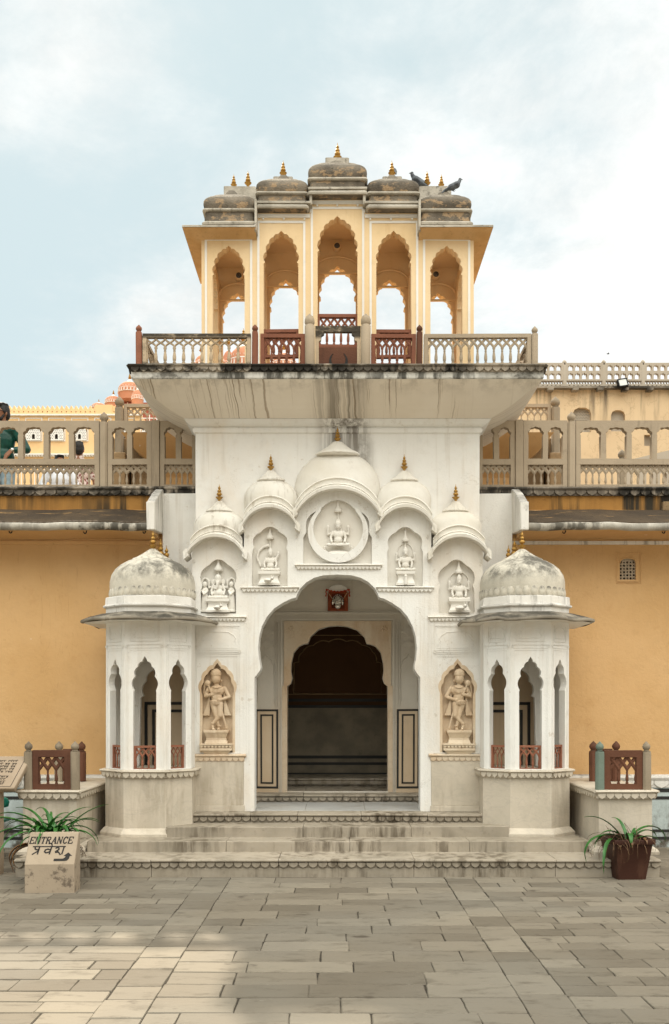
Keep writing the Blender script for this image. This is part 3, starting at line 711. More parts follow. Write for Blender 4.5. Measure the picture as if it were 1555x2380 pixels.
# scalloped ledges under the niches, statue ledges
def ledge(px0, px1, y0, y1, n, mat='relief', out=.03, d=YF):
    l = MB(); l.frame((X(px0, d), d), (X(px1, d), d)); scallops(l, X(px1, d)-X(px0, d), Z(y0, d), Z(y1, d), n, out=out, back=.015)
    return l.build('scalloped_ledge', M[mat], gate, smooth=35)
for a, c, y0, y1, n, mt in ((690,884,1311,1323,22,'relief'),(564,692,1362.5,1374.5,13,'relief'),(877,1005,1362.5,1374.5,13,'relief'),(457,570,1431,1443,13,'relief'),(999,1112,1431,1443,13,'relief'),(447.5,568.5,1751,1768,9,'marble_warm'),(1000.5,1121.5,1751,1768,9,'marble_warm')):
    ledge(a, c, y0, y1, n, mt)
for s in (-1, 1):
    tr = MB(); tp_ = MB(); th_ = MB()
    def bx(x0, x1, y0, y1, z0, z1, m=None):
        a, c = sorted((s*x0, s*x1)); (m or tr).box(a, c, y0, y1, z0, z1)
    def fr(p0, p1, q0, q1, t=.008, dd=.006):
        a, c = sorted((s*-X(p0, YF), s*-X(p1, YF))); rect_frame(tr, a, c, Z(q1, YF), Z(q0, YF), YF-dd, YF+.01, t)
    fr(458, 560, 1452, 1511, .012); fr(463, 555, 1457, 1506, .006, .004); fr(452, 560.5, 1518, 1750, .010); fr(458, 554, 1524, 1750.5, .006, .005)
    bx(-X(452,YF), -X(561,YF), YF-.009, YF+.01, Z(1516,YF), Z(1513,YF))
    # cartouche and pier edge lines
    for q in (568.5, 574, 580): bx(-X(q,YF), -X(q+1.6,YF), YF-.005, YF+.01, Z(1884,YF), Z(1446,YF), tp_)
    for q in (1466, 1498): pass
    cx = s*-X(509, YF)
    pth = [(-.19,-.075),(-.19,-.04),(-.165,-.02),(-.185,.0),(-.16,.035),(-.10,.07),(0,.075),(.10,.07),(.16,.035),(.185,.0),(.165,-.02),(.19,-.04),(.19,-.075)]
    zc = Z(1484, YF); tr.tube([(cx+u, YF-.001, zc+v) for u, v in pth], .0045, 5)
    # shell for the niche arch surround line
    for N in (N_OUT, N_MID):
        q = N if s < 0 else mirror(N)
    # hook rosettes
    for px, py in ((451,1303),(568,1303),(576,1246),(690,1246),(505,1262),(627,1194),(452,1512),(558,1514)):
        th_ = MB(); th_.tube([(s*-X(px,YF)+.012*math.cos(a*.7), YF-.012, Z(py,YF)+.014*math.sin(a*.7)) for a in range(9)], .004, 5); th_.build('hook_ring', M['relief'], gate, smooth=30)
    tr.build('panel_frame', M['white'], gate, smooth=30); tp_.build('pier_moulding', M['white'], gate, smooth=30)
for s in (-1, 1):
    pl = MB()
    for (p0, p1, q0, q1, o_) in ((447.5, 567, 1768.5, 1871, .012), (446.5, 569.5, 1871, 1885, .028)):
        a, c = sorted((s*-X(p0,YF), s*-X(p1,YF))); pl.box(a, c, YF-o_, YF+.02, Z(q1,YF), Z(q0,YF))
    pl.build('marble_plinth', M['marble'], gate, smooth=0, bevel=.005)

# tower body
tw = MB(); ZT = 4.65; HW = 1.563
tw.box(-HW, HW, 10.185, 11.4, 3.12, ZT+.02)
for s in (-1, 1):
    a, c = sorted((s*1.585, s*.985)); tw.box(a, c, 10.19, 12.9, .2, 3.12)
tw.build('tower_wall', M['tower'], gate, smooth=0, bevel=.006)
co = MB(); PR = [(0,4.60),(.022,4.615),(.028,4.655),(.012,4.66),(.012,4.672),(.05,4.685),(.085,4.71),(.1085,4.74)]
def ring(o_, z, back=11.35): return [(-HW-o_, back, z), (-HW-o_, 10.185-o_, z), (HW+o_, 10.185-o_, z), (HW+o_, back, z)]
co.loft([ring(o_, z) for o_, z in PR], False, False)
co.build('cornice', M['tower'], gate, smooth=25)
cv = MB(); PC = [(.1085,4.742),(.17,4.765),(.255,4.801),(.32,4.836),(.3855,4.877),(.47,4.935),(.535,4.98),(.57,5.008)]
for k, (a, b_) in enumerate(zip(PC[:-1], PC[1:])):
    r0, r1 = ring(*a), ring(*b_)
    for q in range(3):
        cv.mi = 0 if q == 1 else 1
        cv.add([r0[q], r0[q+1], r1[q+1], r1[q]], [(0,1,2,3)])
cv.build('balcony_cove', [M['cove_front'], M['cove_side']], gate, smooth=30)
# fascia, scalloped cornice and floor of the balcony
fs = MB(); r = [ring(.57, 5.009), ring(.578, 5.02), ring(.578, 5.085)]
fs.loft(r, False, False); fs.box(-HW-.56, HW+.56, 10.185-.56, 11.34, 5.02, 5.09)
fs.build('balcony_fascia', M['fascia'], gate, smooth=25)
l = MB(); y0 = 10.185-.575; xw = HW+.575
l.frame((-xw, y0), (xw, y0)); scallops(l, 2*xw, 5.152, 5.078, 48, out=.045, ledge=.36, back=.5)
for s in (-1, 1):
    p, q = ((-xw, 11.34), (-xw, y0+.01)) if s < 0 else ((xw, y0+.01), (xw, 11.34))
    l.frame(p, q); scallops(l, 11.33-y0, 5.1515, 5.0785, 19, out=.045, ledge=.36, back=.5)
l.M = Matrix.Identity(4); l.box(-xw+.4, xw-.4, y0+.4, 11.34, 5.10, 5.15)
l.build('balcony_cornice', M['ledge_dark'], gate, smooth=35)

# vestibule: inner doorway wall, ceiling, shrine wall lines
YI = 11.1
def PI(px, py): return (X(px, YI), Z(py, YI))
DOOR = [(667.5,1841),(667.5,1594),(675,1588),(678.5,1576),(676,1558),(677.4,1540),(683,1516),(695,1501.5),(706,1496.5),(716,1495),(722,1479),(740,1462.5),(762,1455),(784.5,1453)]
DOOR = [PI(*p) for p in DOOR]; DOOR = DOOR + mirror(DOOR)[1:]
iw = MB(); xo = 1.0
iw.prism([(-xo, Z(1841,YI)), (-xo, 3.12), (xo, 3.12), (xo, Z(1841,YI))] + list(reversed(DOOR)), YI+.012, YI+.16)
iw.build('vestibule_wall', M['white_shaded'], gate, smooth=30)
ds = MB(); q0, q1 = X(659.5,YI), X(909.5,YI)
ds.prism([(q0, Z(1594,YI)), (q0, Z(1443,YI)), (q1, Z(1443,YI)), (q1, Z(1594,YI))] + list(reversed([p for p in DOOR if p[1] >= Z(1594.5,YI)])), YI-.004, YI+.02)
for s in (-1, 1):
    a, c = sorted((s*-X(656,YI), s*-X(667.4,YI))); ds.box(a, c, YI-.02, YI+.14, Z(1840,YI), Z(1593,YI))
    for q in range(6):
        an = q*math.pi/3; ds.ell((s*.56+.024*math.cos(an), YI-.006, Z(1461,YI)+.024*math.sin(an)), (.015,.006,.015), 8)
    ds.ell((s*.56, YI-.009, Z(1461,YI)), (.009,.006,.009), 8)
ds.build('marble_doorcase', M['marble_warm'], gate, smooth=35, bevel=.003)
vt = MB()
vt.box(-xo, xo, YI-.012, YI+.02, Z(1427,YI), Z(1422.5,YI)); vt.box(-xo, xo, YI-.008, YI+.02, Z(1421,YI), Z(1418.5,YI))
rect_frame(vt, X(652,YI), X(917,YI), Z(1842,YI), Z(1437,YI), YI-.008, YI+.02, .022)
for s in (-1, 1):
    for q in (645, 640): a, c = sorted((s*-X(q,YI), s*-X(q+1.6,YI))); vt.box(a, c, YI-.006, YI+.02, Z(1640,YI), Z(1445,YI))
    cx = s*-X(619, YI)
    for zc in (1468, 1498):
        vt.prism([(cx-.10, Z(zc,YI)), (cx-.05, Z(zc,YI)+.02), (cx, Z(zc,YI)+.055), (cx+.05, Z(zc,YI)+.02), (cx+.10, Z(zc,YI)), (cx+.05, Z(zc,YI)-.02), (cx, Z(zc,YI)-.05), (cx-.05, Z(zc,YI)-.02)], YI-.012, YI+.02)
    lp = cusped(cx-.10, cx+.10, Z(1560,YI), Z(1520,YI), n=5, bulge=.18)
    vt.tube([(cx-.10, YI+.006, Z(1630,YI))]+[(p[0], YI+.006, p[1]) for p in lp]+[(cx+.10, YI+.006, Z(1630,YI))], .007, 5)
for px, py in ((612,1467-33),(784.5,1467-33),(957,1467-33)):
    vt.tube([(X(px,YI)+.014*math.cos(a*.75), YI-.015, Z(py,YI)+.018*math.sin(a*.75)) for a in range(10)], .005, 6)
vt.build('vestibule_trim', M['white_shaded'], gate, smooth=30)
for s in (-1, 1):
    pn = MB(); bl = MB()
    a, c = sorted((s*-X(593.5,YI), s*-X(647.4,YI))); z0, z1 = Z(1841,YI), Z(1647,YI)
    pn.box(a, c, YI-.006, YI+.02, z0, z1)
    rect_frame(bl, a+.003, c-.003, z0+.05, z1-.002, YI-.011, YI-.002, .024); rect_frame(bl, a+.003+.058, c-.003-.058, z0+.105, z1-.062, YI-.011, YI-.002, .020)
    pn.build('dado_panel', M['cream'], gate, smooth=0); bl.build('dado_border', M['black'], gate, smooth=0)
# passage room behind
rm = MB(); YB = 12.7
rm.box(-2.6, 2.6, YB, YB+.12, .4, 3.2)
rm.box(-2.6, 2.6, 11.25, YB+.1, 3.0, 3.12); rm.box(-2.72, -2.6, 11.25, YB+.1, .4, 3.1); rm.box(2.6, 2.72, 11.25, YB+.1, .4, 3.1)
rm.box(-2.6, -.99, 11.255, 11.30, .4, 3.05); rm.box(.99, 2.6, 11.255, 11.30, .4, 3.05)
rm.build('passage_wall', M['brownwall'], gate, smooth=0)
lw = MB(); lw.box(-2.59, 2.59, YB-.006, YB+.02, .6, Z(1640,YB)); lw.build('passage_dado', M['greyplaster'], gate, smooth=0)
bb = MB()
for q0, q1 in ((1623,1630),(1638,1644.5),(1755,1762),(1771,1777),(1795,1809)):
    bb.box(-2.58, 2.58, YB-.013, YB-.004, Z(q1,YB), Z(q0,YB))
bb.build('passage_band', M['black'], gate, smooth=0)
pf = MB()
lp = cusped(-.6, .6, Z(1540,YB), Z(1480,YB), n=7, bulge=.16, round_top=True)
pf.tube([(-.6, YB-.003, Z(1612,YB))]+[(p[0], YB-.003, p[1]) for p in lp]+[(.6, YB-.003, Z(1612,YB)), (-.6, YB-.003, Z(1612,YB))], .008, 5)
rect_frame(pf, -.68, .68, Z(1614,YB), Z(1475,YB), YB-.01, YB+.01, .012)
pf.build('passage_moulding', M['ruin'], gate, smooth=30)
bs = MB(); bs.frame((-2.58, 11.93), (2.58, 11.93)); scallops(bs, 5.16, .68, .60, 44, out=.025, back=.1); bs.box(0, 5.16, .03, .8, .45, .676)
bs.build('stone_bench', M['step'], gate, smooth=30)
fl = MB(); fl.box(-2.6, 2.6, 11.2, 12.7, .42, .566); fl.build('passage_floor', M['floor_marble'], gate, smooth=0)

# ---------------------------------------------------------------- turrets (the left one is modelled, the right one is its mirror)
def tplan(o_, s, back=10.35):
    xc = 1.976; f = .2065+.414*o_; h = .445+o_; yf = 9.48-o_; yc = 9.68-.414*o_
    p = [(-xc-h, back), (-xc-h, yc), (-xc-f, yf), (-xc+f, yf), (-xc+h, yc), (-xc+h, back)]
    return p if s < 0 else [(-x, y) for x, y in reversed(p)]
def tring(o_, z, s, back=10.35): return [(x, y, z) for x, y in tplan(o_, s, back)]
ZS = Z(1789, 9.48)
for s in (-1, 1):
    side = 'left' if s < 0 else 'right'
    tb = MB(); pl = tplan(0, s); zt = 2.50; zb = ZS+.002
    for i in range(5):
        a, c = pl[i], pl[i+1]; Lf = math.hypot(c[0]-a[0], c[1]-a[1]); tb.frame(a, c)
        if i in (0, 4):
            tb.box(0, Lf, 0, .06, zb, zt); continue
        ow = .235 if i == 2 else .178
        h0 = arch_hole(Lf/2-ow/2, Lf/2+ow/2, zb, 1.755, 2.118 if i == 2 else 2.095, n=7 if i == 2 else 5, bulge=.2, ogee=.13, neck=.01)
        tb.prism([(0, zb), (0, zt), (Lf, zt), (Lf, zb)] + [(p[0], p[1]) for p in reversed(h0)], 0, .075)
        e = .02 if i == 2 else .018
        rect_frame(tb, ow*.12+.03, Lf-ow*.12-.03, 2.27, 2.44, -.006, .01, .007)
        tb.box(.022, Lf-.022, -.007, .01, 2.235, 2.247)
        rect_frame(tb, e, Lf-e, zb, 2.21, -.005, .01, .008); rect_frame(tb, e+.02, Lf-e-.02, zb, 2.185, -.004, .01, .005)
        m = Lf/2; w = Lf*.27; pth = [(-1,-.055),(-1,-.02),(-.8,.0),(-1,.025),(-.75,.05),(-.35,.062),(0,.064),(.35,.062),(.75,.05),(1,.025),(.8,.0),(1,-.02),(1,-.055),(-1,-.055)]
        tb.tube([(m+u*w, -.001, 2.36+v) for u, v in pth], .004, 5)
        for hx in (.022, Lf-.022): tb.tube([(hx+.011*math.cos(q*.8), -.012, 2.225+.013*math.sin(q*.8)) for q in range(9)], .0035, 5)
    tb.M = Matrix.Identity(4)
    tb.loft([tring(-.03, zt-.03, s), tring(-.03, zt+.03, s)])
    tur = tb.build('turret', M['white'], gate, smooth=25)
    tag(tur, 'half-octagonal white turret on the %s flank of the gate' % side)
    # inside: back wall with framed panel, inner arch
    ti = MB(); xa, xb = sorted((s*2.40, s*1.55)); ti.box(xa, xb, 10.33, 10.38, .5, 2.5); ti.build('back_wall', M['cream'], tur, smooth=0)
    ti = MB(); xa, xb = sorted((s*2.15, s*1.50)); zt0 = Z(1631, 10.3)
    rect_frame(ti, xa, xb, .80, zt0, 10.316, 10.334, .032); rect_frame(ti, xa+.085, xb-.085, .92, zt0-.085, 10.316, 10.334, .030)
    ti.build('panel_border', M['black'], tur, smooth=0)
    ti = MB(); xa, xb = s*2.42, s*2.16
    lp = [(xa, zb), (xa, 2.5), (s*1.53, 2.5), (s*1.53, 2.12)] + ([(-p[0] if s > 0 else p[0], p[1]) for p in reversed(cusped(-2.14, -1.56, 1.70, 2.13, n=7, bulge=.2))]) + [(xb, zb)]
    ti.prism(lp, 10.05, 10.12); ti.build('inner_arch', M['white'], tur, smooth=30)
    # plinth
    tp = MB(); tp.loft([tring(.062, .27, s), tring(.062, .30, s), tring(.045, .318, s), tring(.02, .345, s), tring(.008, .352, s), tring(.008, ZS-.075, s)])
    tp.build('plinth', M['marble'], tur, smooth=20, bevel=.004)
    sl = MB(); pq = tplan(.02, s)
    for i in range(5):
        a, c = pq[i], pq[i+1]; Lf = math.hypot(c[0]-a[0], c[1]-a[1]); sl.frame(a, c); scallops(sl, Lf, ZS, ZS-.078, max(3, round(Lf/.072)), out=.035, ledge=.36, back=.12)
    sl.M = Matrix.Identity(4); sl.loft([tring(-.02, ZS-.07, s), tring(-.02, ZS-.003, s)])
    sl.build('sill', M['marble'], tur, smooth=35)
    for i in (1, 2, 3):
        a, c = pl[i], pl[i+1]; Lf = math.hypot(c[0]-a[0], c[1]-a[1]); ow = .24 if i == 2 else .186
        rp = MB(); rp.frame(a, c); rp.M = rp.M @ Matrix.Translation((Lf/2-ow/2, .032, 0)); baluster_panel(rp, ow, ZS+.001, 1.203, 3, t=.035, fr=.022, top=.42)
        rp.build('railing_panel', M['red_bright'], tur, smooth=40)
    # eave
    ev = MB(); rings = [tring(.0, 2.49, s), tring(.225, 2.470, s), tring(.240, 2.478, s), tring(.243, 2.492, s), tring(.235, 2.507, s), tring(.16, 2.535, s), tring(.03, 2.575, s), tring(.0, 2.58, s)]
    def dense(rg):
        out = []
        for a, c in zip(rg[:-1], rg[1:]):
            for q in range(6): u = q/6; out.append((a[0]+(c[0]-a[0])*u, a[1]+(c[1]-a[1])*u, a[2] + (.010*math.sin(a[0]*9+u*5+a[1]*7) if abs(a[2]-2.49) < .03 else 0)))
        return out+[rg[-1]]
    ev.loft([dense(r_) for r_ in rings[1:]], False, False); ev.build('eave', M['eave_dark'], tur, smooth=40)
    eu = MB(); eu.loft([tring(-.005, 2.475, s), tring(.226, 2.472, s)], False, False); eu.build('eave_soffit', M['white'], tur, smooth=0)
    dr = MB(); dr.loft([tring(o_, z, s) for o_, z in ((.0,2.56),(.0,2.625),(.025,2.635),(.03,2.652),(.008,2.662),(.004,2.74),(-.02,2.748))]); dr.build('drum', M['white_dirty'], tur, smooth=20, bevel=.004)
    # dome
    xc = s*1.985; yc = 9.955; dm = MB()
    dm.lathe([(.435,2.735),(.442,2.80),(.452,2.87),(.450,2.93),(.432,3.0),(.395,3.06),(.34,3.11),(.27,3.15),(.20,3.175),(.15,3.185)], (xc, yc, 0), 48)
    for i in range(34):
        a = math.pi*2*i/34; m = Matrix.Rotation(a, 3, 'Z')
        dm.ell((xc+.440*math.cos(a), yc+.440*math.sin(a), 2.80), (.022, .040, .058), 8, m)
    dm.lathe([(.17,3.165),(.205,3.172),(.198,3.182),(.15,3.205),(.10,3.24),(.055,3.275),(.03,3.295),(.006,3.30)], (xc, yc, 0), 48, lobes=16, amp=.08)
    dm.lathe([(.15,3.02),(.15,3.10),(.06,3.14)], (xc-s*.10, 10.20, 0), 16); 
    dm.build('dome', M['dome'], tur, smooth=40)
    finial(tur, xc, yc, 3.285, Z(1231, yc), .62)
    finial(tur, s*1.955, 10.22, 3.17, Z(1250, 10.22), .6); finial(tur, s*1.888, 10.22, 3.12, Z(1266, 10.22), .6)
    rb = MB(); xa, xb = sorted((s*2.0, s*1.84)); rb.box(xa, xb, 10.13, 10.33, 2.7, 3.13); rb.box(xa if s > 0 else xb-.06-.06, (xa+.12) if s > 0 else xb, 10.15, 10.30, 3.0, 3.175) if False else None
    rb.loft([rrect(s*1.955-.05, s*1.955+.05, 10.17, 10.27, z, .03) for z in (3.1, 3.175)])
    rb.build('rear_ridge', M['white_dirty'], tur, smooth=30)

# ---------------------------------------------------------------- roof pavilion
YP = 10.2; ZFL = 5.152
def PX(px): return X(px, YP)
pvl = []
BAYP = [ # opening x0,x1 px, spring y, apex y, bay x0,x1, eave y
    (494,568.5,640,570,468,596.5,523),(613,694,612,536,596.5,723,484),(738,831,585,502,723,846,452.5)]
BAYP += [(1569-b[1],1569-b[0],b[2],b[3],1569-b[5],1569-b[4],b[6]) for b in (BAYP[1], BAYP[0])]
olt = [(PX(468), ZFL)]
for b_ in BAYP: olt += [(PX(b_[4])+.0005, Z(b_[6],YP)), (PX(b_[5])-.0005, Z(b_[6],YP))]
olt += [(PX(1101), ZFL)]
def open_bottom(outl, bays, y, dz=0, dw=0):
    lp = list(outl)
    for b_ in reversed(bays):
        h0 = arch_hole(X(b_[0],YP)+dw, X(b_[1],YP)-dw, ZFL, Z(b_[2],YP)-dz, Z(b_[3],YP)-dz, n=9, bulge=.23, ogee=.10, neck=.03)
        lp += list(reversed(h0))
    return lp
ar = MB(); ar.prism(open_bottom(olt, BAYP, YP), YP, YP+.11)
ar.prism(open_bottom([(x, z-.03 if z > ZFL else z) for x, z in olt], BAYP, YP, .13), 11.08, 11.18)
xe = -PX(468)
for s in (-1, 1):        # open side arches
    m = Matrix.Translation((s*(xe-.045), 0, 0)) @ Matrix.Rotation(R(90), 4, 'Z'); ar.M = m
    ar.prism([(YP+.05, ZFL), (YP+.05, 6.70), (11.14, 6.70), (11.14, ZFL)] + list(reversed(arch_hole(10.40, 10.95, ZFL, 6.28, 6.62, n=7, bulge=.2))), -.045, .045)
ar.M = Matrix.Identity(4)
for b_ in BAYP:          # ceilings and inner vault mouldings
    x0, x1 = PX(b_[4]), PX(b_[5]); zt = Z(b_[6],YP)-.01
    ar.box(x0+.001, x1-.001, YP+.10, 11.09, zt-.05, zt)
pav = ar.build('roof_pavilion', M['pav'], gate, smooth=30)
tag(pav, 'ochre five-arched pavilion above the balcony')
pt = MB()
for b_ in BAYP:          # partition ribs inside and vault lines on the back wall
    x0, x1 = PX(b_[0])-.01, PX(b_[1])+.01; zt = Z(b_[3],YP); xm = (x0+x1)/2
    lp = [(xm+(x1-xm)*1.15*math.cos(math.pi*(1-q/12)), zt-.20+ .17*math.sin(math.pi*q/12)**.8) for q in range(13)]
    pt.tube([(p[0], 11.06, p[1]) for p in lp], .014, 6)
    pt.box(x0-.1, x1+.1, 11.055, 11.085, zt-.235, zt-.215)
for px in (596.5, 723, 846, 972.5):
    x = PX(px); pt.box(x-.05, x+.05, YP+.10, YP+.20, ZFL, Z(560,YP)); pt.box(x-.05, x+.05, 10.99, 11.09, ZFL, Z(560,YP))
pt.build('inner_pier', M['pav'], pav, smooth=30)
ln = MB()
for b_ in BAYP:
    outer = b_[4] < 500 or b_[5] > 1070; t = 5.2*YP/FP
    x0, x1 = (b_[0]-12.5, b_[1]+12.5) if outer else (b_[0]-10.5, b_[1]+10.5)
    zt = Z(b_[6]+ (36 if outer else 35 if b_[0] not in (738,) else 34), YP)
    x0, x1 = PX(x0), PX(x1)
    ln.box(x0-t, x0, YP-.007, YP+.01, ZFL, zt+t); ln.box(x1, x1+t, YP-.007, YP+.01, ZFL, zt+t); ln.box(x0, x1, YP-.007, YP+.01, zt, zt+t)
    ln.box(PX(b_[4])+.012, PX(b_[5])-.012, YP-.014, YP+.01, Z(b_[6]+23,YP), Z(b_[6]+15,YP))
    for q in range(3): ln.ell((PX(b_[4])+(PX(b_[5])-PX(b_[4]))*(.12+.38*q), YP-.02, Z(b_[6]+27,YP)), (.012,.01,.014), 6)
for px in (596.5, 723, 846, 972.5):
    z = Z({596.5:523,723:484,846:484,972.5:523}[px], YP); ln.box(PX(px)-.012, PX(px)+.012, YP-.01, YP+.01, z-.05, z+.16)
ln.build('white_line', M['pav_line'], pav, smooth=0)
# eaves
ev = MB()
zo = 6.80; ox = 1.5; 
for s in (-1, 1):
    xin = s*1.5; xot = s*(1.5+.185); xi2 = s*-PX(596.5)
    for (lo, hi, mbx, z) in (((YP, 0), None, ev, 0),): pass
    # plan of the eave: front strip and side strip, slightly sloping outward
    pts_in = [(xi2, YP), (xin, YP), (xin, 11.2)]; pts_out = [(xi2, YP-.18), (xot, YP-.18), (xot, 11.38)]
    top = [(x, y, zo+.055) for x, y in pts_in]; edg = [(x, y, zo+.018) for x, y in pts_out]; bot = [(x, y, zo-.004) for x, y in pts_out]
    ev.loft([top, edg, bot], False, False)
    b2 = [(x, y, 6.742) for x, y in pts_in]; mid = [((a[0]*.45+c[0]*.55), (a[1]*.45+c[1]*.55), 6.782) for a, c in zip(pts_in, pts_out)]
    bo = [(x*.999, y+.003, zo-.006) for x, y in pts_out]
    so = MB(); so.loft([b2, mid, bo], False, False); so.build('eave_soffit', M['pav_soffit'], pav, smooth=40)
    a, c = sorted((xi2, xot)); ev.box(xi2-.012, xi2+.012, YP-.15, YP+.02, zo-.02, Z(484,YP)+.02)
for k in (1, 2, 3):
    b_ = BAYP[k]; x0, x1 = PX(b_[4]), PX(b_[5]); z = Z(b_[6],YP); o_ = .11 if k != 2 else .12
    ex = .03 if k == 2 else .0
    ev.loft([[(x, YP-.0, z+.05), (x, YP-o_, z+.022), (x, YP-o_, z-.002), (x, YP-.02, z-.012), (x, YP+.02, z-.012), (x, YP+.02, z+.05)] for x in (x0-ex, x1+ex)])
for px in (723, 846): ev.box(PX(px)-.014, PX(px)+.014, YP-.10, YP+.02, Z(484,YP)-.01, Z(452.5,YP)+.02)
ev.build('eave', M['roof_trim'], pav, smooth=30, bevel=.003)
# roof blocks with rounded cushions
def cushion(x0, x1, yb0, yb1, zb, zm, zt, capx, capz, finials):
    mb = MB(); tm = MB(); h = zm-zb
    rr = lambda i, z, rd=.035: rrect(x0+i, x1-i, yb0+i, yb1-i, z, rd)
    mb.loft([rr(.0, zb), rr(.0, zb+h*.55), rr(.008, zb+h*.56), rr(.008, zm)])
    tm.loft([rr(-.022, zb+.001), rr(-.026, zb+h*.12), rr(-.014, zb+h*.22)]); tm.loft([rr(-.010, zm-.022), rr(-.02, zm-.012), rr(-.016, zm+.004)])
    H = zt-zm; ring_ = []
    for q in range(12):
        t = q/11; a = math.pi*.5*t
        ins = .010-.030*math.sin(min(t*1.9,1)*math.pi)**.8 + .15*(1-math.cos(a))**1.25
        ring_.append(rrect(x0+ins, x1-ins, yb0+ins, yb1-ins, zm+H*math.sin(a)**.92, .05+.05*t))
    mb.loft(ring_)
    i0 = .010+.15
    for u, dz_ in ((.25,.03),(.55,.075),(.85,.11)):
        ins = i0+(min(x1-x0, yb1-yb0)/2-i0-.02)*u; ring_.append(rrect(x0+ins, x1-ins, yb0+ins, yb1-ins, zt+dz_, .05*(1-u)+.004))
    mb.F = mb.F[:]; mb.loft(ring_[11:])
    ob = mb.build('roof_block', M['roof'], pav, smooth=40)
    if capx:
        tm.loft([rrect(capx[0], capx[1], capx[2], capx[3], z, .02) for z in (zt-.03, capz-.012)]); tm.loft([rrect(capx[0]+.03, capx[1]-.03, capx[2]+.03, capx[3]-.03, z, .02) for z in (capz-.012, capz)])
    tm.build('roof_moulding', M['roof_trim'], pav, smooth=30)
    for fx, fy, z0, z1 in finials: finial(pav, fx, fy, z0, z1, .66)
YK = 10.10
ZK = lambda y: Z(y, YK)
cushion(X(719,YK), X(850,YK), YK, 11.1, ZK(453), ZK(414), Z(376,10.21), (X(757,10.5), X(812,10.5), 10.40, 10.75), Z(369,10.45), [(0, 10.55, Z(370,10.5), Z(331,10.55))])
for s in (-1, 1):
    mk = lambda a, c: tuple(sorted((s*-X(a,YK), s*-X(c,YK))))
    a, c = mk(597, 713); fx = s*-X(658, 10.5)
    cushion(a, c, YK+.01, 11.1, ZK(484), ZK(446), Z(412.5,10.21), (fx-.11, fx+.11, 10.42, 10.7), Z(407,10.42), [(fx, 10.52, Z(409,10.5), Z(372,10.52))])
    a, c = mk(474, 590.5); f1 = s*-X(543.5,10.6); f2 = s*-X(576.5,10.6); ca, cc = sorted((s*-X(521,10.55), s*-X(596,10.55)))
    cushion(a, c, YK+.01, 11.1, ZK(522), ZK(485.5), Z(449,10.21), (ca, cc, 10.5, 10.72), Z(436,10.55), [(f1, 10.6, Z(437,10.6), Z(404,10.6)), (f2, 10.6, Z(434,10.6), Z(396,10.6))])
# pavilion floor plinth and red inner railings
pf = MB(); pf.box(PX(731), PX(838), YP+.02, 11.1, ZFL-.01, 5.585); pf.box(PX(470), PX(731)-.002, YP+.115, 11.07, ZFL-.01, 5.27); pf.box(PX(838)+.002, PX(1099), YP+.115, 11.07, ZFL-.01, 5.27)
pf.build('pavilion_floor', M['red'], pav, smooth=0)
for (a, c, y0, y1, n, yy) in ((736,833,730,806,5,YP+.03),(611,695,765,830,4,YP+.03),(874,958,765,830,4,YP+.03)):
    rp = MB(); rp.frame((PX(a), yy), (PX(c), yy)); baluster_panel(rp, PX(c)-PX(a), Z(y1,yy), Z(y0,yy), n, t=.05, fr=.035)
    rp.build('railing_panel', M['red_bright' if a == 736 else 'red'], pav, smooth=40)
# yellow-washed rear part of the tower
rt = MB(); rt.box(-2.3, 2.3, 12.05, 13.4, 3.13, 4.6); rt.box(-1.5, 1.5, 11.36, 12.1, 3.2, 5.1)
rt.loft([[(-2.3-o_, 13.4, z), (-2.3-o_, 12.05-o_, z), (2.3+o_, 12.05-o_, z), (2.3+o_, 13.4, z)] for o_, z in ((0,4.58),(.03,4.66),(.12,4.76),(.3,4.9),(.42,5.05))])
rt.build('rear_block', M['yellow'], gate, smooth=25)
# ---------------------------------------------------------------- balcony railing (front row, sides, posts)
YR = 9.66
br = thing('balcony_railing', 'low carved stone railing of buff and red panels along the edge of the upper balcony', 'railing', (0, YR, 5.155))
zr0, zr1 = 5.155, Z(775, YR)
def bpanel(px0, px1, n, mat, zt=zr1, fr=.04, lab=None):
    rp = MB(); rp.frame((X(px0,YR), YR), (X(px1,YR), YR)); baluster_panel(rp, X(px1,YR)-X(px0,YR), zr0, zt, n, t=.05, fr=fr, top=.36, bow=.13 if mat == 'buff_black' else .03)
    o = rp.build('railing_panel', M[mat], br, smooth=40)
    if lab: o['label'] = lab
bpanel(332, 582.5, 11, 'buff_black', lab='black-topped buff panel at the left end of the balcony')
bpanel(605, 708, 5, 'red'); bpanel(863, 967, 5, 'red')
bpanel(986, 1235, 12, 'buff', lab='clean buff panel at the right end of the balcony')
for px, mt, zt, w in ((323,'red_bright',753,.062),(592.5,'red',752,.062),(975,'brown',752,.062),(1243.5,'buff',757,.066)):
    pb = MB(); post(pb, X(px,YR), YR+.02, zr0, Z(zt,YR), w, ball=.033); pb.build('post', M[mt], br, smooth=35)
for px in (720, 850):
    pb = MB(); zt = Z(729, YR); r = .052
    pb.lathe([(r*.95,zr0),(r,zr0+.03),(r,zt-.13),(r*.8,zt-.115),(r*1.0,zt-.10),(r*.98,zt-.06),(r*.75,zt-.03),(r*.25,zt-.012),(r*.1,zt)], (X(px,YR), YR+.0, 0), 20)
    pb.build('round_post', M['buff'], br, smooth=40)
cp = MB(); xa, xb = X(733,YR), X(838,YR)
cp.box(xa, xb, YR, YR+.05, Z(770,YR), Z(757,YR)); cp.box(xa, xa+.035, YR+.002, YR+.048, zr0, Z(770,YR)); cp.box(xb-.035, xb, YR+.002, YR+.048, zr0, Z(770,YR))
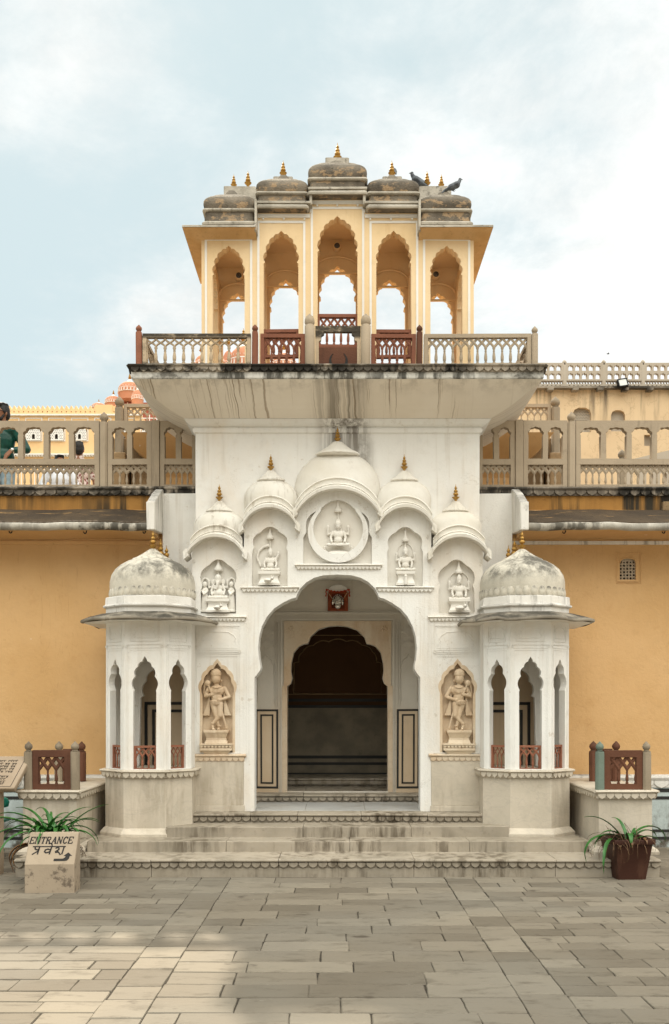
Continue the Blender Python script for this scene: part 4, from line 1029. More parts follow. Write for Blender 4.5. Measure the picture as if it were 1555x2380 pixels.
for s in (-1, 1):
    q = [(s*.235,Z(770,YR)),(s*.165,Z(770,YR)),(s*.17,Z(776,YR)),(s*.20,Z(780,YR)),(s*.205,Z(790,YR)),(s*.235,Z(792,YR))]
    c = (xa+xb)/2; cp.prism([(c+(u*.86), v) for u, v in q], YR+.004, YR+.046)
cp.build('buff_frame', M['buff_black'], br, smooth=20)
pq = MB(); pq.box(xa+.036, xb-.036, YR+.012, YR+.04, zr0, Z(806,YR)); pq.build('plaque', M['brown'], br, smooth=0)
ce = MB(); cx, cz = (xa+xb)/2+.004, Z(838,YR); ro, ri = .098, .090; lo = []
for q in range(25):
    a = R(52)-R(284)*q/24; lo.append((cx+ro*math.cos(a), cz+ro*math.sin(a)))
for q in range(25):
    a = R(-232+8)+R(268)*q/24; lo.append((cx+.076*math.cos(a), cz+.018+.086*math.sin(a)))
ce.prism([(x, max(z, zr0+.002)) for x, z in lo], YR+.006, YR+.014); ce.build('crescent_emblem', M['ink'], br, smooth=0)
for s in (-1, 1):
    rp = MB(); x = s*2.068; p, q = ((x, 11.3), (x, YR+.05)) if s < 0 else ((x, YR+.05), (x, 11.3))
    rp.frame(p, q); baluster_panel(rp, 11.3-YR-.05, zr0, zr1, 8, t=.05, fr=.04, top=.36); rp.build('side_panel', M['buff'], br, smooth=40)

# ---------------------------------------------------------------- palace wings left and right
YW = 10.55; ZTER = Z(1152, YW)
EMARK = []
wings = {}
for s in (-1, 1):
    sd_ = 'left' if s < 0 else 'right'
    w = thing('palace_wing', ('ochre palace wing left of the gate, a plain wall under a black-stained chajja' if s < 0 else 'ochre palace wing right of the gate, its wall pierced by one small arched lattice window'), 'building', (s*5, YW, 0)); wings[s] = w
    def b3(mb, x0, x1, y0, y1, z0, z1): a, c = sorted((s*x0, s*x1)); mb.box(a, c, y0, y1, z0, z1)
    wb = MB(); zdd = Z(1799, YW)
    if s < 0: b3(wb, 1.5, 9, YW, YW+.4, 0, Z(1185,YW))
    else:
        wx0, wx1, wz0, wz1, wza = X(1440,YW), X(1477,YW), Z(1347,YW), Z(1308,YW), Z(1296.5,YW)
        hole = [(wx0, wz0), (wx0, wz1)] + [((wx0+wx1)/2+(wx1-wx0)/2*math.cos(math.pi*(1-q/10)), wz1+(wza-wz1)*math.sin(math.pi*q/10)**.8) for q in range(1, 10)] + [(wx1, wz1), (wx1, wz0)]
        wb.prism([(1.5, 0), (1.5, Z(1185,YW)), (9, Z(1185,YW)), (9, 0)], YW, YW+.4, [hole])
    wb.build('wall', M['yellow'], w, smooth=0)
    wt = MB(); b3(wt, 1.5, 9, YW+.008, YW+.4, Z(1185,YW), Z(1148,YW)); wt.build('parapet_wall', M['orange_streaked'], w, smooth=0)
    b = MB(); b3(b, 1.5, 9, YW+.4, YW+6.6, ZTER-.3, ZTER-.03); b.build('terrace_floor', M['buff'], w, smooth=0)
    b = MB(); b3(b, 1.7, 9, YW+6.2, YW+6.6, 0, ZTER-.3); b.build('rear_wall', M['yellow'], w, smooth=0)
    # moulding band under the eave
    mo = MB(); b3(mo, 1.9, 9, YW-.022, YW+.01, Z(1266,YW), Z(1257.5,YW)); mo.build('string_course', M['yellow' if s < 0 else 'white_dirty'], w, smooth=0, bevel=.004)
    # chajja
    ch = MB(); xi, xo = 2.03, 9
    zt, zf = Z(1184,YW), Z(1213,10.03)
    n = 30
    def strip(prof, mb):
        mb.loft([[(s*x, y, z + .006*math.sin(x*5.1)+.004*math.sin(x*13)) for y, z in prof] for x in [xi+(xo-xi)*q/n for q in range(n+1)]])
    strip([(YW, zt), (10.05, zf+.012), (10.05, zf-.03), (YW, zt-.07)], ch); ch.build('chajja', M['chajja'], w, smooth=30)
    rl = MB(); zc = (Z(1213,10.03)+Z(1231,10.03))/2; rad = (Z(1213,10.03)-Z(1231,10.03))/2
    strip([(10.05+rad*math.cos(a), zc+rad*1.03*math.sin(a)) for a in [R(90+30*q) for q in range(-1, 8)]], rl); rl.build('eave_roll', M['roll'], w, smooth=50)
    su = MB(); strip([(10.06, zc-rad+.004), (YW+.01, zc-rad-.01), (YW+.01, zc+.05), (10.06, zc)], su); su.build('eave_soffit', M['yellow'], w, smooth=0)
    # white return wall and sloping end piece
    ew = MB(); b3(ew, 1.5, 1.978, YW-.07, YW+.42, Z(1400,YW)-1.2, Z(1150,YW)); ew.build('end_wall', M['white'], w, smooth=0)
    ep = MB(); m = Matrix.Rotation(R(90), 4, 'Z'); ep.M = Matrix.Translation((s*2.02, 0, 0)) @ m
    ep.prism([(9.99, Z(1231,10)), (9.985, Z(1166,10)), (10.03, Z(1163,10)), (10.3, Z(1146,10.3)), (YW, Z(1135,YW)), (YW, Z(1232,10.3))], -.045, .045)
    ep.build('eave_end', M['white_dirty'], w, smooth=30, bevel=.01)
    # terrace cornice
    p, q = sorted(((s*1.5), (s*9))); cn = MB(); cn.frame((p, YW), (q, YW)); scallops(cn, 7.5, Z(1132,YW), Z(1152,YW), 62, out=.05, ledge=.4, back=.38)
    cn.build('cornice', M['ledge_dark'], w, smooth=35)
    # dado
    dd = MB(); b3(dd, 1.9, 9, YW-.03, YW+.02, 0, Z(1830,YW-.03)); dd.build('dado', M['dado'], w, smooth=0)
    dc = MB(); dc.frame((min(s*1.9, s*9), YW-.03), (max(s*1.9, s*9), YW-.03)); scallops(dc, 7.1, zdd, Z(1829.5,YW-.03), 42, out=.03, ledge=.45, back=.06); dc.build('dado_cornice', M['white_dirty'], w, smooth=30)
    db = MB()
    for q0, q1 in ((1832,1840),(1850,1857),(1927,1933),(1944,1950)): b3(db, 1.9, 9, YW-.036, YW-.028, Z(q1,YW-.03), Z(q0,YW-.03))
    db.build('dado_band', M['black'], w, smooth=0)
    for px in ((198, 335, 25) if s < 0 else (1311, 1542)):
        hk = MB(); x, z = X(px, 10.1), Z(1236, 10.1)
        hk.tube([(x+.016*math.cos(R(150)-q*.55), 10.1, z+.026*math.sin(R(150)-q*.55)+.012) for q in range(11)], .0065, 6); hk.build('hook', M['iron'], w, smooth=40)
    if s > 0:
        wi = MB(); wi.box(X(1434,YW), X(1483,YW), YW-.012, YW+.004, Z(1352,YW), Z(1347.5,YW))
        rect_frame(wi, X(1432,YW), X(1489,YW), Z(1356,YW), Z(1285,YW), YW-.008, YW+.005, .009)
        wi.tube([(p[0], YW-.004, p[1]) for p in hole[1:-1]], .008, 6)
        wobj = wi.build('window', M['yellow'], w, smooth=30)
        lt = MB(); nx, nz = 5, 8; cw = (wx1-wx0)/nx
        outl = [(wx0-.002, wz0-.002), (wx0-.002, wz1)] + hole[2:-2] + [(wx1+.002, wz1), (wx1+.002, wz0-.002)]
        hs = []
        for i in range(nx):
            for j in range(nz):
                cx = wx0+cw*(i+.5); cz = wz0+cw*(j+.5); r = cw*(.36 if (i+j) % 2 else .27)
                top_ = wz1+(wza-wz1)*max(0, 1-((cx-(wx0+wx1)/2)/((wx1-wx0)/2))**2)**.5*.85
                if cz+r < top_:
                    hs.append([(cx+r*math.cos(a+R(22.5)), cz+r*math.sin(a+R(22.5))) for a in [R(45*q) for q in range(8)]])
        lt.prism(outl, YW+.02, YW+.045, hs); lt.build('lattice', M['buff'], wobj, smooth=0)
        dk = MB(); dk.box(wx0-.03, wx1+.03, YW+.25, YW+.3, wz0-.03, wza+.03); dk.build('unlit_backing', M['dark'], wobj, smooth=0)  # dark sheet standing in for the unlit depth behind the lattice
        sp = MB(); x0 = X(1538,YW); sp.box(x0, x0+.12, YW-.03, YW+.03, Z(1187,YW), Z(1166,YW)); sp.build('drain_block', M['ruin'], w, smooth=0, bevel=.01)
        sp = MB(); sp.box(x0-.002, x0+.14, YW-.004, YW+.012, Z(1165,YW), Z(1150,YW)+.0); sp.build('drain_hole', M['dark'], w, smooth=0)

# ---------------------------------------------------------------- terrace railings
YT = YW+.03; zt0, ztm, ztt = Z(1134,YT), Z(1066.5,YT), Z(977,YT)
def terr_panel(rail, xa, xb, n_arch, nb, s):
    xa, xb = sorted((xa, xb)); w = xb-xa
    rp = MB(); rp.frame((xa, YT), (xb, YT))
    if n_arch:
        e = .055; cw = (w-2*e+.06)/n_arch; hs = []
        for i in range(n_arch):
            x0 = e+cw*i; x1 = x0+cw-.06; zs = Z(1013.5,YT)
            hs.append(arch_hole(x0, x1, ztm+.0, zs, Z(991.5,YT), n=5, bulge=.30, ogee=.08, neck=.0))
        hs = [[(x, z + (.004 if z <= ztm+1e-4 else 0)) for x, z in h] for h in hs]
        rp.prism([(0, ztm+.0005), (0, ztt), (w, ztt), (w, ztm+.0005)], 0, .075, hs)
        rp.box(-.001, w+.001, -.006, .081, ztt-.025, ztt+.002) if False else None
    baluster_panel(rp, w, zt0, ztm, nb, t=.08, fr=.05, top=.37, frtop=.062, bars=.013)
    return rp.build('railing_panel', M['buff'], rail, smooth=40)
for s in (-1, 1):
    rl = thing('terrace_railing', ('buff stone arcaded railing on the left terrace, with three people behind it' if s < 0 else 'buff stone arcaded railing on the right terrace, above the lattice window'), 'railing', (s*4, YT, zt0))
    mx = lambda px: s*-X(px, YT)
    terr_panel(rl, mx(228), mx(228)-s*-1.0*0 + s*1.61, 5, 18, s) if False else None
    a = mx(230); terr_panel(rl, a, a+s*1.50, 5, 19, s)
    a2 = a+s*1.62; terr_panel(rl, a2, a2+s*1.5, 5, 19, s)
    terr_panel(rl, mx(250), mx(352), 2, 5, s)
    c3 = terr_panel(rl, mx(372), mx(458), 2, 5, s)
    for px, w_, zt in ((240, .088, 955), (-85, .088, 955)):
        pb = MB(); post(pb, mx(px), YT+.03, zt0-.02, Z(zt,YT), w_, ball=.05); pb.build('post', M['buff'], rl, smooth=35)
    pb = MB(); a, c = sorted((mx(353), mx(371))); pb.box(a, c, YT-.015, YT+.075, zt0-.015, Z(977,YT)+.006); pb.build('pier', M['buff'], rl, smooth=0, bevel=.005)

# ---------------------------------------------------------------- things behind the railings on the terraces
for s in (-1, 1):
    YS = 12.2; mx = lambda px, d=YS: s*-X(px, d)
    sw = thing('stair_wall', ('decayed stair wall behind the left terrace railing' if s < 0 else 'decayed stair wall behind the right terrace railing'), 'wall', (mx(300), YS, ZTER))
    b = MB(); a, c = sorted((mx(255), mx(352))); b.box(a, c, YS+.1, YS+1.2, ZTER-.03, Z(1012,YS)); b.build('wall', M['ruin'], sw, smooth=0, bevel=.02)
    b = MB(); a, c = sorted((mx(258), mx(302))); b.box(a, c, YS-.25, YS+.1, ZTER-.03, Z(1062,YS)); b.build('stair_block', M['ruin'], sw, smooth=0, bevel=.02)
    b = MB(); a, c = sorted((mx(306), mx(352))); b.box(a, c, YS-.05, YS+.098, ZTER-.03, Z(1024,YS)); b.build('ledge', M['ruin'], sw, smooth=0, bevel=.02)
    sr = thing('stair_railing', ('short carved railing and grey post at the head of the left stair' if s < 0 else 'short carved railing and grey post at the head of the right stair'), 'railing', (mx(300), YS, ZTER))
    pb = MB(); post(pb, mx(278), YS, ZTER, Z(921,YS), .105, ball=.062); pb.build('post', M['greystone'], sr, smooth=35)
    rp = MB(); a, c = sorted((mx(288), mx(380))); rp.frame((a, YS), (c, YS)); baluster_panel(rp, c-a, Z(988,YS), Z(938,YS), 5, t=.06, fr=.045, top=.5); rp.build('railing_panel', M['buff'], sr, smooth=40)

# ---------------------------------------------------------------- corner platforms with red railings
for s in (-1, 1):
    sd_ = 'left' if s < 0 else 'right'
    pf = thing('marble_platform', ('marble corner platform behind the entrance sign, with a scalloped slab' if s < 0 else 'marble corner platform behind the plastic flower pot, with a scalloped slab'), 'platform', (s*2.8, 9.4, .17))
    x0, x1 = sorted((s*2.535, s*3.055)); zs = .795
    b = MB(); b.box(x0, x1, 8.985, 10.55, .172, zs-.075); 
    b.loft([rrect(x0-o_, x1+o_, 8.985-o_, 10.5, z, .004) for o_, z in ((.055,.173),(.055,.20),(.04,.225),(.015,.24),(.002,.25))])
    b.build('body', M['marble'], pf, smooth=25, bevel=.004)
    sl = MB(); pts = [(x0-.02, 10.5), (x0-.02, 8.965), (x1+.02, 8.965), (x1+.02, 10.5)]
    for a, c in zip(pts[:-1], pts[1:]):
        Lf = math.hypot(c[0]-a[0], c[1]-a[1]); sl.frame(a, c); scallops(sl, Lf, zs, zs-.085, max(3, round(Lf/.085)), out=.035, ledge=.38, back=.1)
    sl.M = Matrix.Identity(4); sl.box(x0+.02, x1-.02, 9.0, 10.52, zs-.05, zs-.0015); sl.build('slab', M['marble'], pf, smooth=35)
    # front railing
    yf = 8.985; xin, xou = s*2.545, s*3.0
    fr_ = thing('sandstone_railing', ('front brown-red railing between two pale pitted posts, behind the entrance sign' if s < 0 else 'front brown-red railing between a green post and a grey post'), 'railing', ((xin+xou)/2, yf, zs), 'low railings on the corner platforms')
    zt = Z(1743, yf)
    for x, mt, in ((xou, 'greystone'), (xin, 'greystone' if s < 0 else 'greenstone')):
        pb = MB(); post(pb, x, yf, zs, Z(1722.5,yf), .078, ball=.040); o = pb.build('post', M[mt], fr_, smooth=35)
        if mt == 'greenstone': o['label'] = 'green-washed post nearest the gate'
    a, c = sorted((xin, xou)); rp = MB(); rp.frame((a+.041, yf-.012), (c-.041, yf-.012)); w_ = c-a-.082
    zb_ = zs+.002
    # slab with a pierced window of balusters
    wl, wr, wz0, wz1 = w_*.15, w_*.84, zs+.055, zt-.065
    rp.prism([(0, zb_), (0, zt), (w_, zt), (w_, zb_)], 0, .05, [[(wl, wz0), (wl, wz1), (wr, wz1), (wr, wz0)]])
    m_ = rp.M.copy(); rp.M = m_ @ Matrix.Translation((wl-.004, .006, 0)); baluster_panel(rp, wr-wl+.008, wz0-.006, wz1+.004, 3, t=.036, fr=.008, top=.43, bars=.0125, bow=0)
    rp.build('railing_panel', M['brown'], fr_, smooth=40)
    # rear railing against the wall
    yr = 10.0; xa, xb = s*2.765, s*3.01
    rr_ = thing('sandstone_railing', ('dark red railing at the rear of the left platform, close to the ochre wall' if s < 0 else 'dark red railing at the rear of the right platform, close to the ochre wall'), 'railing', ((xa+xb)/2, yr, zs), 'low railings on the corner platforms')
    for x, mt in ((xa, 'brown'), (xb, 'greystone' if s < 0 else 'brown')):
        pb = MB(); post(pb, x, yr, zs, Z(1722,yr), .085, ball=.045); pb.build('post', M[mt], rr_, smooth=35)
    a, c = sorted((xa, xb)); rp = MB(); rp.frame((a+.04, yr-.01), (c-.04, yr-.01)); baluster_panel(rp, c-a-.08, zs+.002, Z(1740,yr), 2, t=.05, fr=.03); rp.build('railing_panel', M['brown'], rr_, smooth=40)

# ---------------------------------------------------------------- carved figures
WOB = 0
def umbrella(mb, x, y, z, r=.05):
    mb.lathe([(.008,-.10),(.008,.0),(r*.9,.0),(r,.010),(r*.93,.026),(r*.72,.042),(r*.66,.040),(r*.5,.062),(r*.42,.06),(r*.28,.085),(.012,.115),(.006,.135),(.001,.14)], (x, y, z), 20)
def pedestal(mb, x, y, z0, z1, w, d):
    h = z1-z0; hw = w/2
    for o_ in (0,):
        prof = [(1.0,0),(1.0,.16),(.92,.2),(.80,.45),(.78,.6),(.84,.68),(.96,.78),(1.0,.80),(1.0,1)]
        mb.loft([[(x-hw*k, y-d*k, z0+h*t), (x+hw*k, y-d*k, z0+h*t), (x+hw*k, y+.05, z0+h*t), (x-hw*k, y+.05, z0+h*t)] for k, t in prof])
def seated(mb, x, y, z, h, elephant=False, raised=True, lean=0):
    """cross-legged carved figure, h from lap to crown"""
    u = h
    for sg in (-1, 1):
        mb.cap((x+sg*.08*u, y-.02*u, z+.10*u), (x+sg*.40*u, y-.12*u, z+.075*u), .085*u, .075*u)     # thigh
        mb.cap((x+sg*.40*u, y-.12*u, z+.07*u), (x-sg*.10*u, y-.20*u, z+.055*u), .07*u, .05*u)        # shin
        mb.cap((x+sg*.21*u, y-.02*u, z+.60*u), (x+sg*.30*u, y-.05*u, z+.38*u), .062*u, .055*u)       # upper arm
        mb.cap((x+sg*.30*u, y-.05*u, z+.38*u), (x+sg*.26*u, y-.17*u, z+.18*u), .052*u, .045*u)       # forearm
        mb.ell((x+sg*.26*u, y-.19*u, z+.19*u), (.055*u, .05*u, .065*u), 10)
        if raised:
            mb.cap((x+sg*.22*u, y+.02*u, z+.58*u), (x+sg*.42*u, y+.02*u, z+.50*u), .05*u, .045*u)
            mb.cap((x+sg*.42*u, y+.02*u, z+.50*u), (x+sg*.41*u, y-.01*u, z+.72*u), .046*u, .04*u)
            mb.ell((x+sg*.41*u, y-.01*u, z+.80*u), (.065*u, .04*u, .085*u), 10)
    bl = .26 if elephant else .17
    mb.ell((x, y-.04*u, z+.26*u), (bl*u, bl*.75*u, .19*u), 14); mb.ell((x, y-.02*u, z+.48*u), (.20*u, .13*u, .19*u), 14)
    mb.cap((x, y-.02*u, z+.6*u), (x, y-.03*u, z+.72*u), .06*u)
    if elephant:
        mb.ell((x, y-.07*u, z+.80*u), (.155*u, .13*u, .16*u), 14)
        tr = [(0,-.19,.76),(-.01,-.22,.64),(-.03,-.22,.52),(-.08,-.22,.44),(-.13,-.22,.43),(-.15,-.21,.48)]
        mb.tube([(x+a*u, y+b_*u, z+c*u) for a, b_, c in tr], [.075*u, .065*u, .055*u, .048*u, .042*u, .036*u], 10)
        for sg in (-1, 1): mb.ell((x+sg*.22*u, y-.02*u, z+.76*u), (.10*u, .03*u, .15*u), 12)
        mb.lathe([(.15*u,.86*u),(.16*u,.93*u),(.15*u,1.0*u),(.10*u,1.06*u),(.01,1.1*u)], (x, y-.05*u, z), 14)
    else:
        mb.ell((x, y-.06*u, z+.80*u), (.098*u, .11*u, .125*u), 14)
        mb.ell((x, y-.165*u, z+.785*u), (.018*u, .03*u, .03*u), 8)
        mb.lathe([(.115*u,.83*u),(.125*u,.90*u),(.115*u,.97*u),(.085*u,1.03*u),(.07*u,1.08*u),(.02*u,1.13*u)], (x, y-.045*u, z), 14)
        for sg in (-1, 1): mb.cap((x+sg*.10*u, y-.02*u, z+.76*u), (x+sg*.13*u, y-.02*u, z+.60*u), .03*u)
def jewels(t, x, y, z, u):
    on = MB()
    for c, r_, th, tl in ((.685,.085,.012,-.035),(.60,.11,.009,-.075),(.235,.20,.012,-.01),(.93,.128,.010,0),(.87,.122,.010,0)):
        on.tube([(x+r_*u*math.cos(q), y-.035*u-r_*u*.95*math.sin(q), z+c*u+tl*u*math.sin(q)) for q in [math.pi*2*i/16 for i in range(17)]], th*u, 6)
    for sg in (-1, 1):
        on.ell((x+sg*.04*u, y-.165*u, z+.815*u), (.018*u,.010*u,.009*u), 8); on.ell((x+sg*.105*u, y-.06*u, z+.75*u), (.02*u,.02*u,.035*u), 8)
        on.tube([(x+sg*.25*u+.055*u*math.cos(q), y-.04*u-.05*u*math.sin(q), z+.47*u) for q in [math.pi*2*i/12 for i in range(13)]], .010*u, 5)
    on.build('ornaments', M['relief'], t, smooth=60)
def animal(mb, x, y, z, L, cow=False):
    mb.ell((x-.05*L, y-.05, z+.28*L), (.38*L, .05, .24*L), 12); mb.ell((x+.38*L, y-.055, z+.46*L), (.15*L, .04, .16*L), 10)
    for q in (-.02, .1): mb.cap((x+.36*L+q*L, y-.055, z+.58*L), (x+.34*L+q*2*L, y-.055, z+.76*L), .03*L)
    for q in (-.3, -.12, .12, .26): mb.cap((x+q*L, y-.055, z+.2*L), (x+q*L, y-.055, z+.02), .055*L)
ST = []
def statue(label, fn, loc, mat='relief', vox=.0065, name='carved_statue'):
    t = thing(name, label, 'statue', loc, 'carved figures in the gate niches'); fn(t); return t
YN = YF+.06
def s1(t):
    x = X(508, YN); y = YN; mb = MB(); jewels(t, x, y-.02, Z(1392,YN), .24); seated(mb, x, y-.02, Z(1392,YN), .24, True); mb.build('figure', M['relief'], t, voxel=.0042)
    mb = MB(); pedestal(mb, x, y, Z(1424,YN), Z(1395,YN)+.01, .255, .10); animal(mb, x+.01, y-.10, Z(1421,YN), .10); mb.build('pedestal', M['relief'], t, smooth=40)
    for s in (-1, 1):
        mb = MB(); ax = x+s*.143
        mb.lathe([(.048,0),(.05,.02),(.042,.03),(.045,.05),(.036,.16),(.028,.20),(.036,.245),(.018,.27)], (ax, y-.02, Z(1423,YN)), 12, sy=.7)
        mb.ell((ax, y-.03, Z(1423,YN)+.30), (.026,.026,.034), 10); mb.cap((ax+.03, y-.03, Z(1423,YN)+.23), (ax-.005, y-.07, Z(1423,YN)+.19), .012); mb.cap((ax-.03, y-.03, Z(1423,YN)+.23), (ax-.005, y-.07, Z(1423,YN)+.19), .012)
        pth = [(ax-s*.0-.04, y, Z(1423,YN)+.30), (ax-.03, y, Z(1423,YN)+.355), (ax, y, Z(1423,YN)+.375), (ax+.03, y, Z(1423,YN)+.355), (ax+.04, y, Z(1423,YN)+.26)]
        mb.tube(pth, .013, 8); mb.build('attendant', M['relief'], t, voxel=.0055)
    mb = MB(); umbrella(mb, x, y-.015, Z(1327,YN), .05); mb.build('parasol', M['relief'], t, smooth=40)
def s2(t):
    x = X(628, YN); mb = MB(); jewels(t, x+.005, YN-.02, Z(1328,YN), .225); seated(mb, x+.005, YN-.02, Z(1328,YN), .225, False, False)
    pth = [(-.10,.0,.06),(-.14,0,.16),(-.12,0,.23),(-.07,0,.275),(-.01,0,.29)]; mb.tube([(x+a, YN-.005, Z(1330,YN)+c) for a, b_, c in pth], [.012,.014,.014,.014,.02], 8)
    mb.cap((x+.055, YN-.02, Z(1332,YN)+.13), (x+.09, YN-.02, Z(1332,YN)+.20), .014); mb.ell((x+.088, YN-.02, Z(1332,YN)+.215), (.02,.015,.022), 8); mb.build('figure', M['relief'], t, voxel=.0042)
    mb = MB(); pedestal(mb, x-.005, YN, Z(1361.5,YN), Z(1329,YN), .235, .09); animal(mb, x-.01, YN-.085, Z(1359,YN), .11); mb.build('pedestal', M['relief'], t, smooth=40)
    mb = MB(); umbrella(mb, x, YN-.01, Z(1253.5,YN), .042); mb.build('parasol', M['relief'], t, smooth=40)
def s3(t):
    x = X(786, YN); mb = MB(); jewels(t, x, YN-.025, Z(1272,YN), .27); seated(mb, x, YN-.025, Z(1272,YN), .27); mb.build('figure', M['relief'], t, voxel=.0042)
    mb = MB()
    for k in range(22):
        a = R(180+180*k/21); mb.ell((x+.148*math.cos(a), YN-.03, Z(1274,YN)+.105*math.sin(a)), (.017,.03,.017), 8)
    mb.lathe([(.14,0),(.12,.03),(.04,.05)], (x, YN, Z(1289,YN)), 24, sy=.5); mb.lathe([(.05,-.055),(.13,-.02),(.142,.0)], (x, YN, Z(1284,YN)), 24, sy=.4); mb.build('lotus_seat', M['relief'], t, smooth=50)
    mb = MB(); cxz = Z(1239.5,YN); ro = .326; lo = []
    A0 = R(58)
    for k in range(49): a = A0-(2*math.pi-(math.pi-2*A0))*k/48; lo.append((x+ro*math.cos(a), cxz+ro*math.sin(a)))
    x1, z1 = lo[-1]; ri = .268; cz2 = cxz+.034
    b0 = math.atan2(z1-cz2, x1-x)
    e = []
    for k in range(1, 48):
        a = math.pi-R(50)+ (math.pi+R(100))*k/48; e.append((x+ri*math.cos(a), cz2+ri*math.sin(a)))
    mb.prism(lo+e, YN-.075, YN+.005); mb.build('crescent_ring', M['white'], t, smooth=30, bevel=.01)
    mb = MB(); umbrella(mb, x, YN-.01, Z(1191,YN), .043); mb.build('parasol', M['relief'], t, smooth=40)
def s4(t):
    x = X(942, YN); mb = MB(); jewels(t, x, YN-.02, Z(1328,YN), .235); seated(mb, x, YN-.02, Z(1328,YN), .235); mb.build('figure', M['relief'], t, voxel=.0042)
    mb = MB(); mb.tube([(x+.085*math.cos(a), YN+.003, Z(1283,YN)+.095*math.sin(a)) for a in [R(-30+240*q/16) for q in range(17)]], .006, 6); mb.build('halo', M['relief'], t, smooth=40)
    mb = MB(); pedestal(mb, x, YN, Z(1361.5,YN), Z(1329,YN), .20, .085); mb.lathe([(.02,0),(.022,.04),(.014,.07),(.018,.09),(.004,.11)], (x, YN-.085, Z(1360,YN)), 10); mb.build('pedestal', M['relief'], t, smooth=40)
    mb = MB(); umbrella(mb, x, YN-.01, Z(1259,YN), .036); mb.build('parasol', M['relief'], t, smooth=40)
def s5(t):
    x = X(1066, YN); mb = MB(); jewels(t, x, YN-.02, Z(1397,YN), .255); seated(mb, x, YN-.02, Z(1397,YN), .255); mb.build('figure', M['relief'], t, voxel=.0042)
    mb = MB(); mb.tube([(x+.11*math.cos(a), YN+.005, Z(1352,YN)+.11*math.sin(a)) for a in [R(-40+260*q/16) for q in range(17)]], .006, 6); mb.build('halo', M['relief'], t, smooth=40)
    mb = MB(); pedestal(mb, x, YN, Z(1424.5,YN), Z(1393,YN), .23, .09); animal(mb, x, YN-.085, Z(1424,YN), .13); mb.build('pedestal', M['relief'], t, smooth=40)
    mb = MB(); umbrella(mb, x, YN-.01, Z(1333,YN), .046); mb.build('parasol', M['relief'], t, smooth=40)
statue('white elephant-headed carving with two attendants, in the lowest niche on the left', s1, (X(508,YN), YN, Z(1424,YN)))
statue('white seated carving with a serpent arched over one shoulder, left of the crescent niche', s2, (X(628,YN), YN, Z(1361,YN)))
statue('white seated carving inside a big crescent ring, in the middle niche under the largest dome', s3, (X(786,YN), YN, Z(1309,YN)))
statue('white seated carving with a tiny worshipper on its pedestal, just right of the crescent niche', s4, (X(942,YN), YN, Z(1361,YN)))
statue('white seated carving with halo and a calf on its pedestal, lowest niche on the right', s5, (X(1066,YN), YN, Z(1424,YN)))
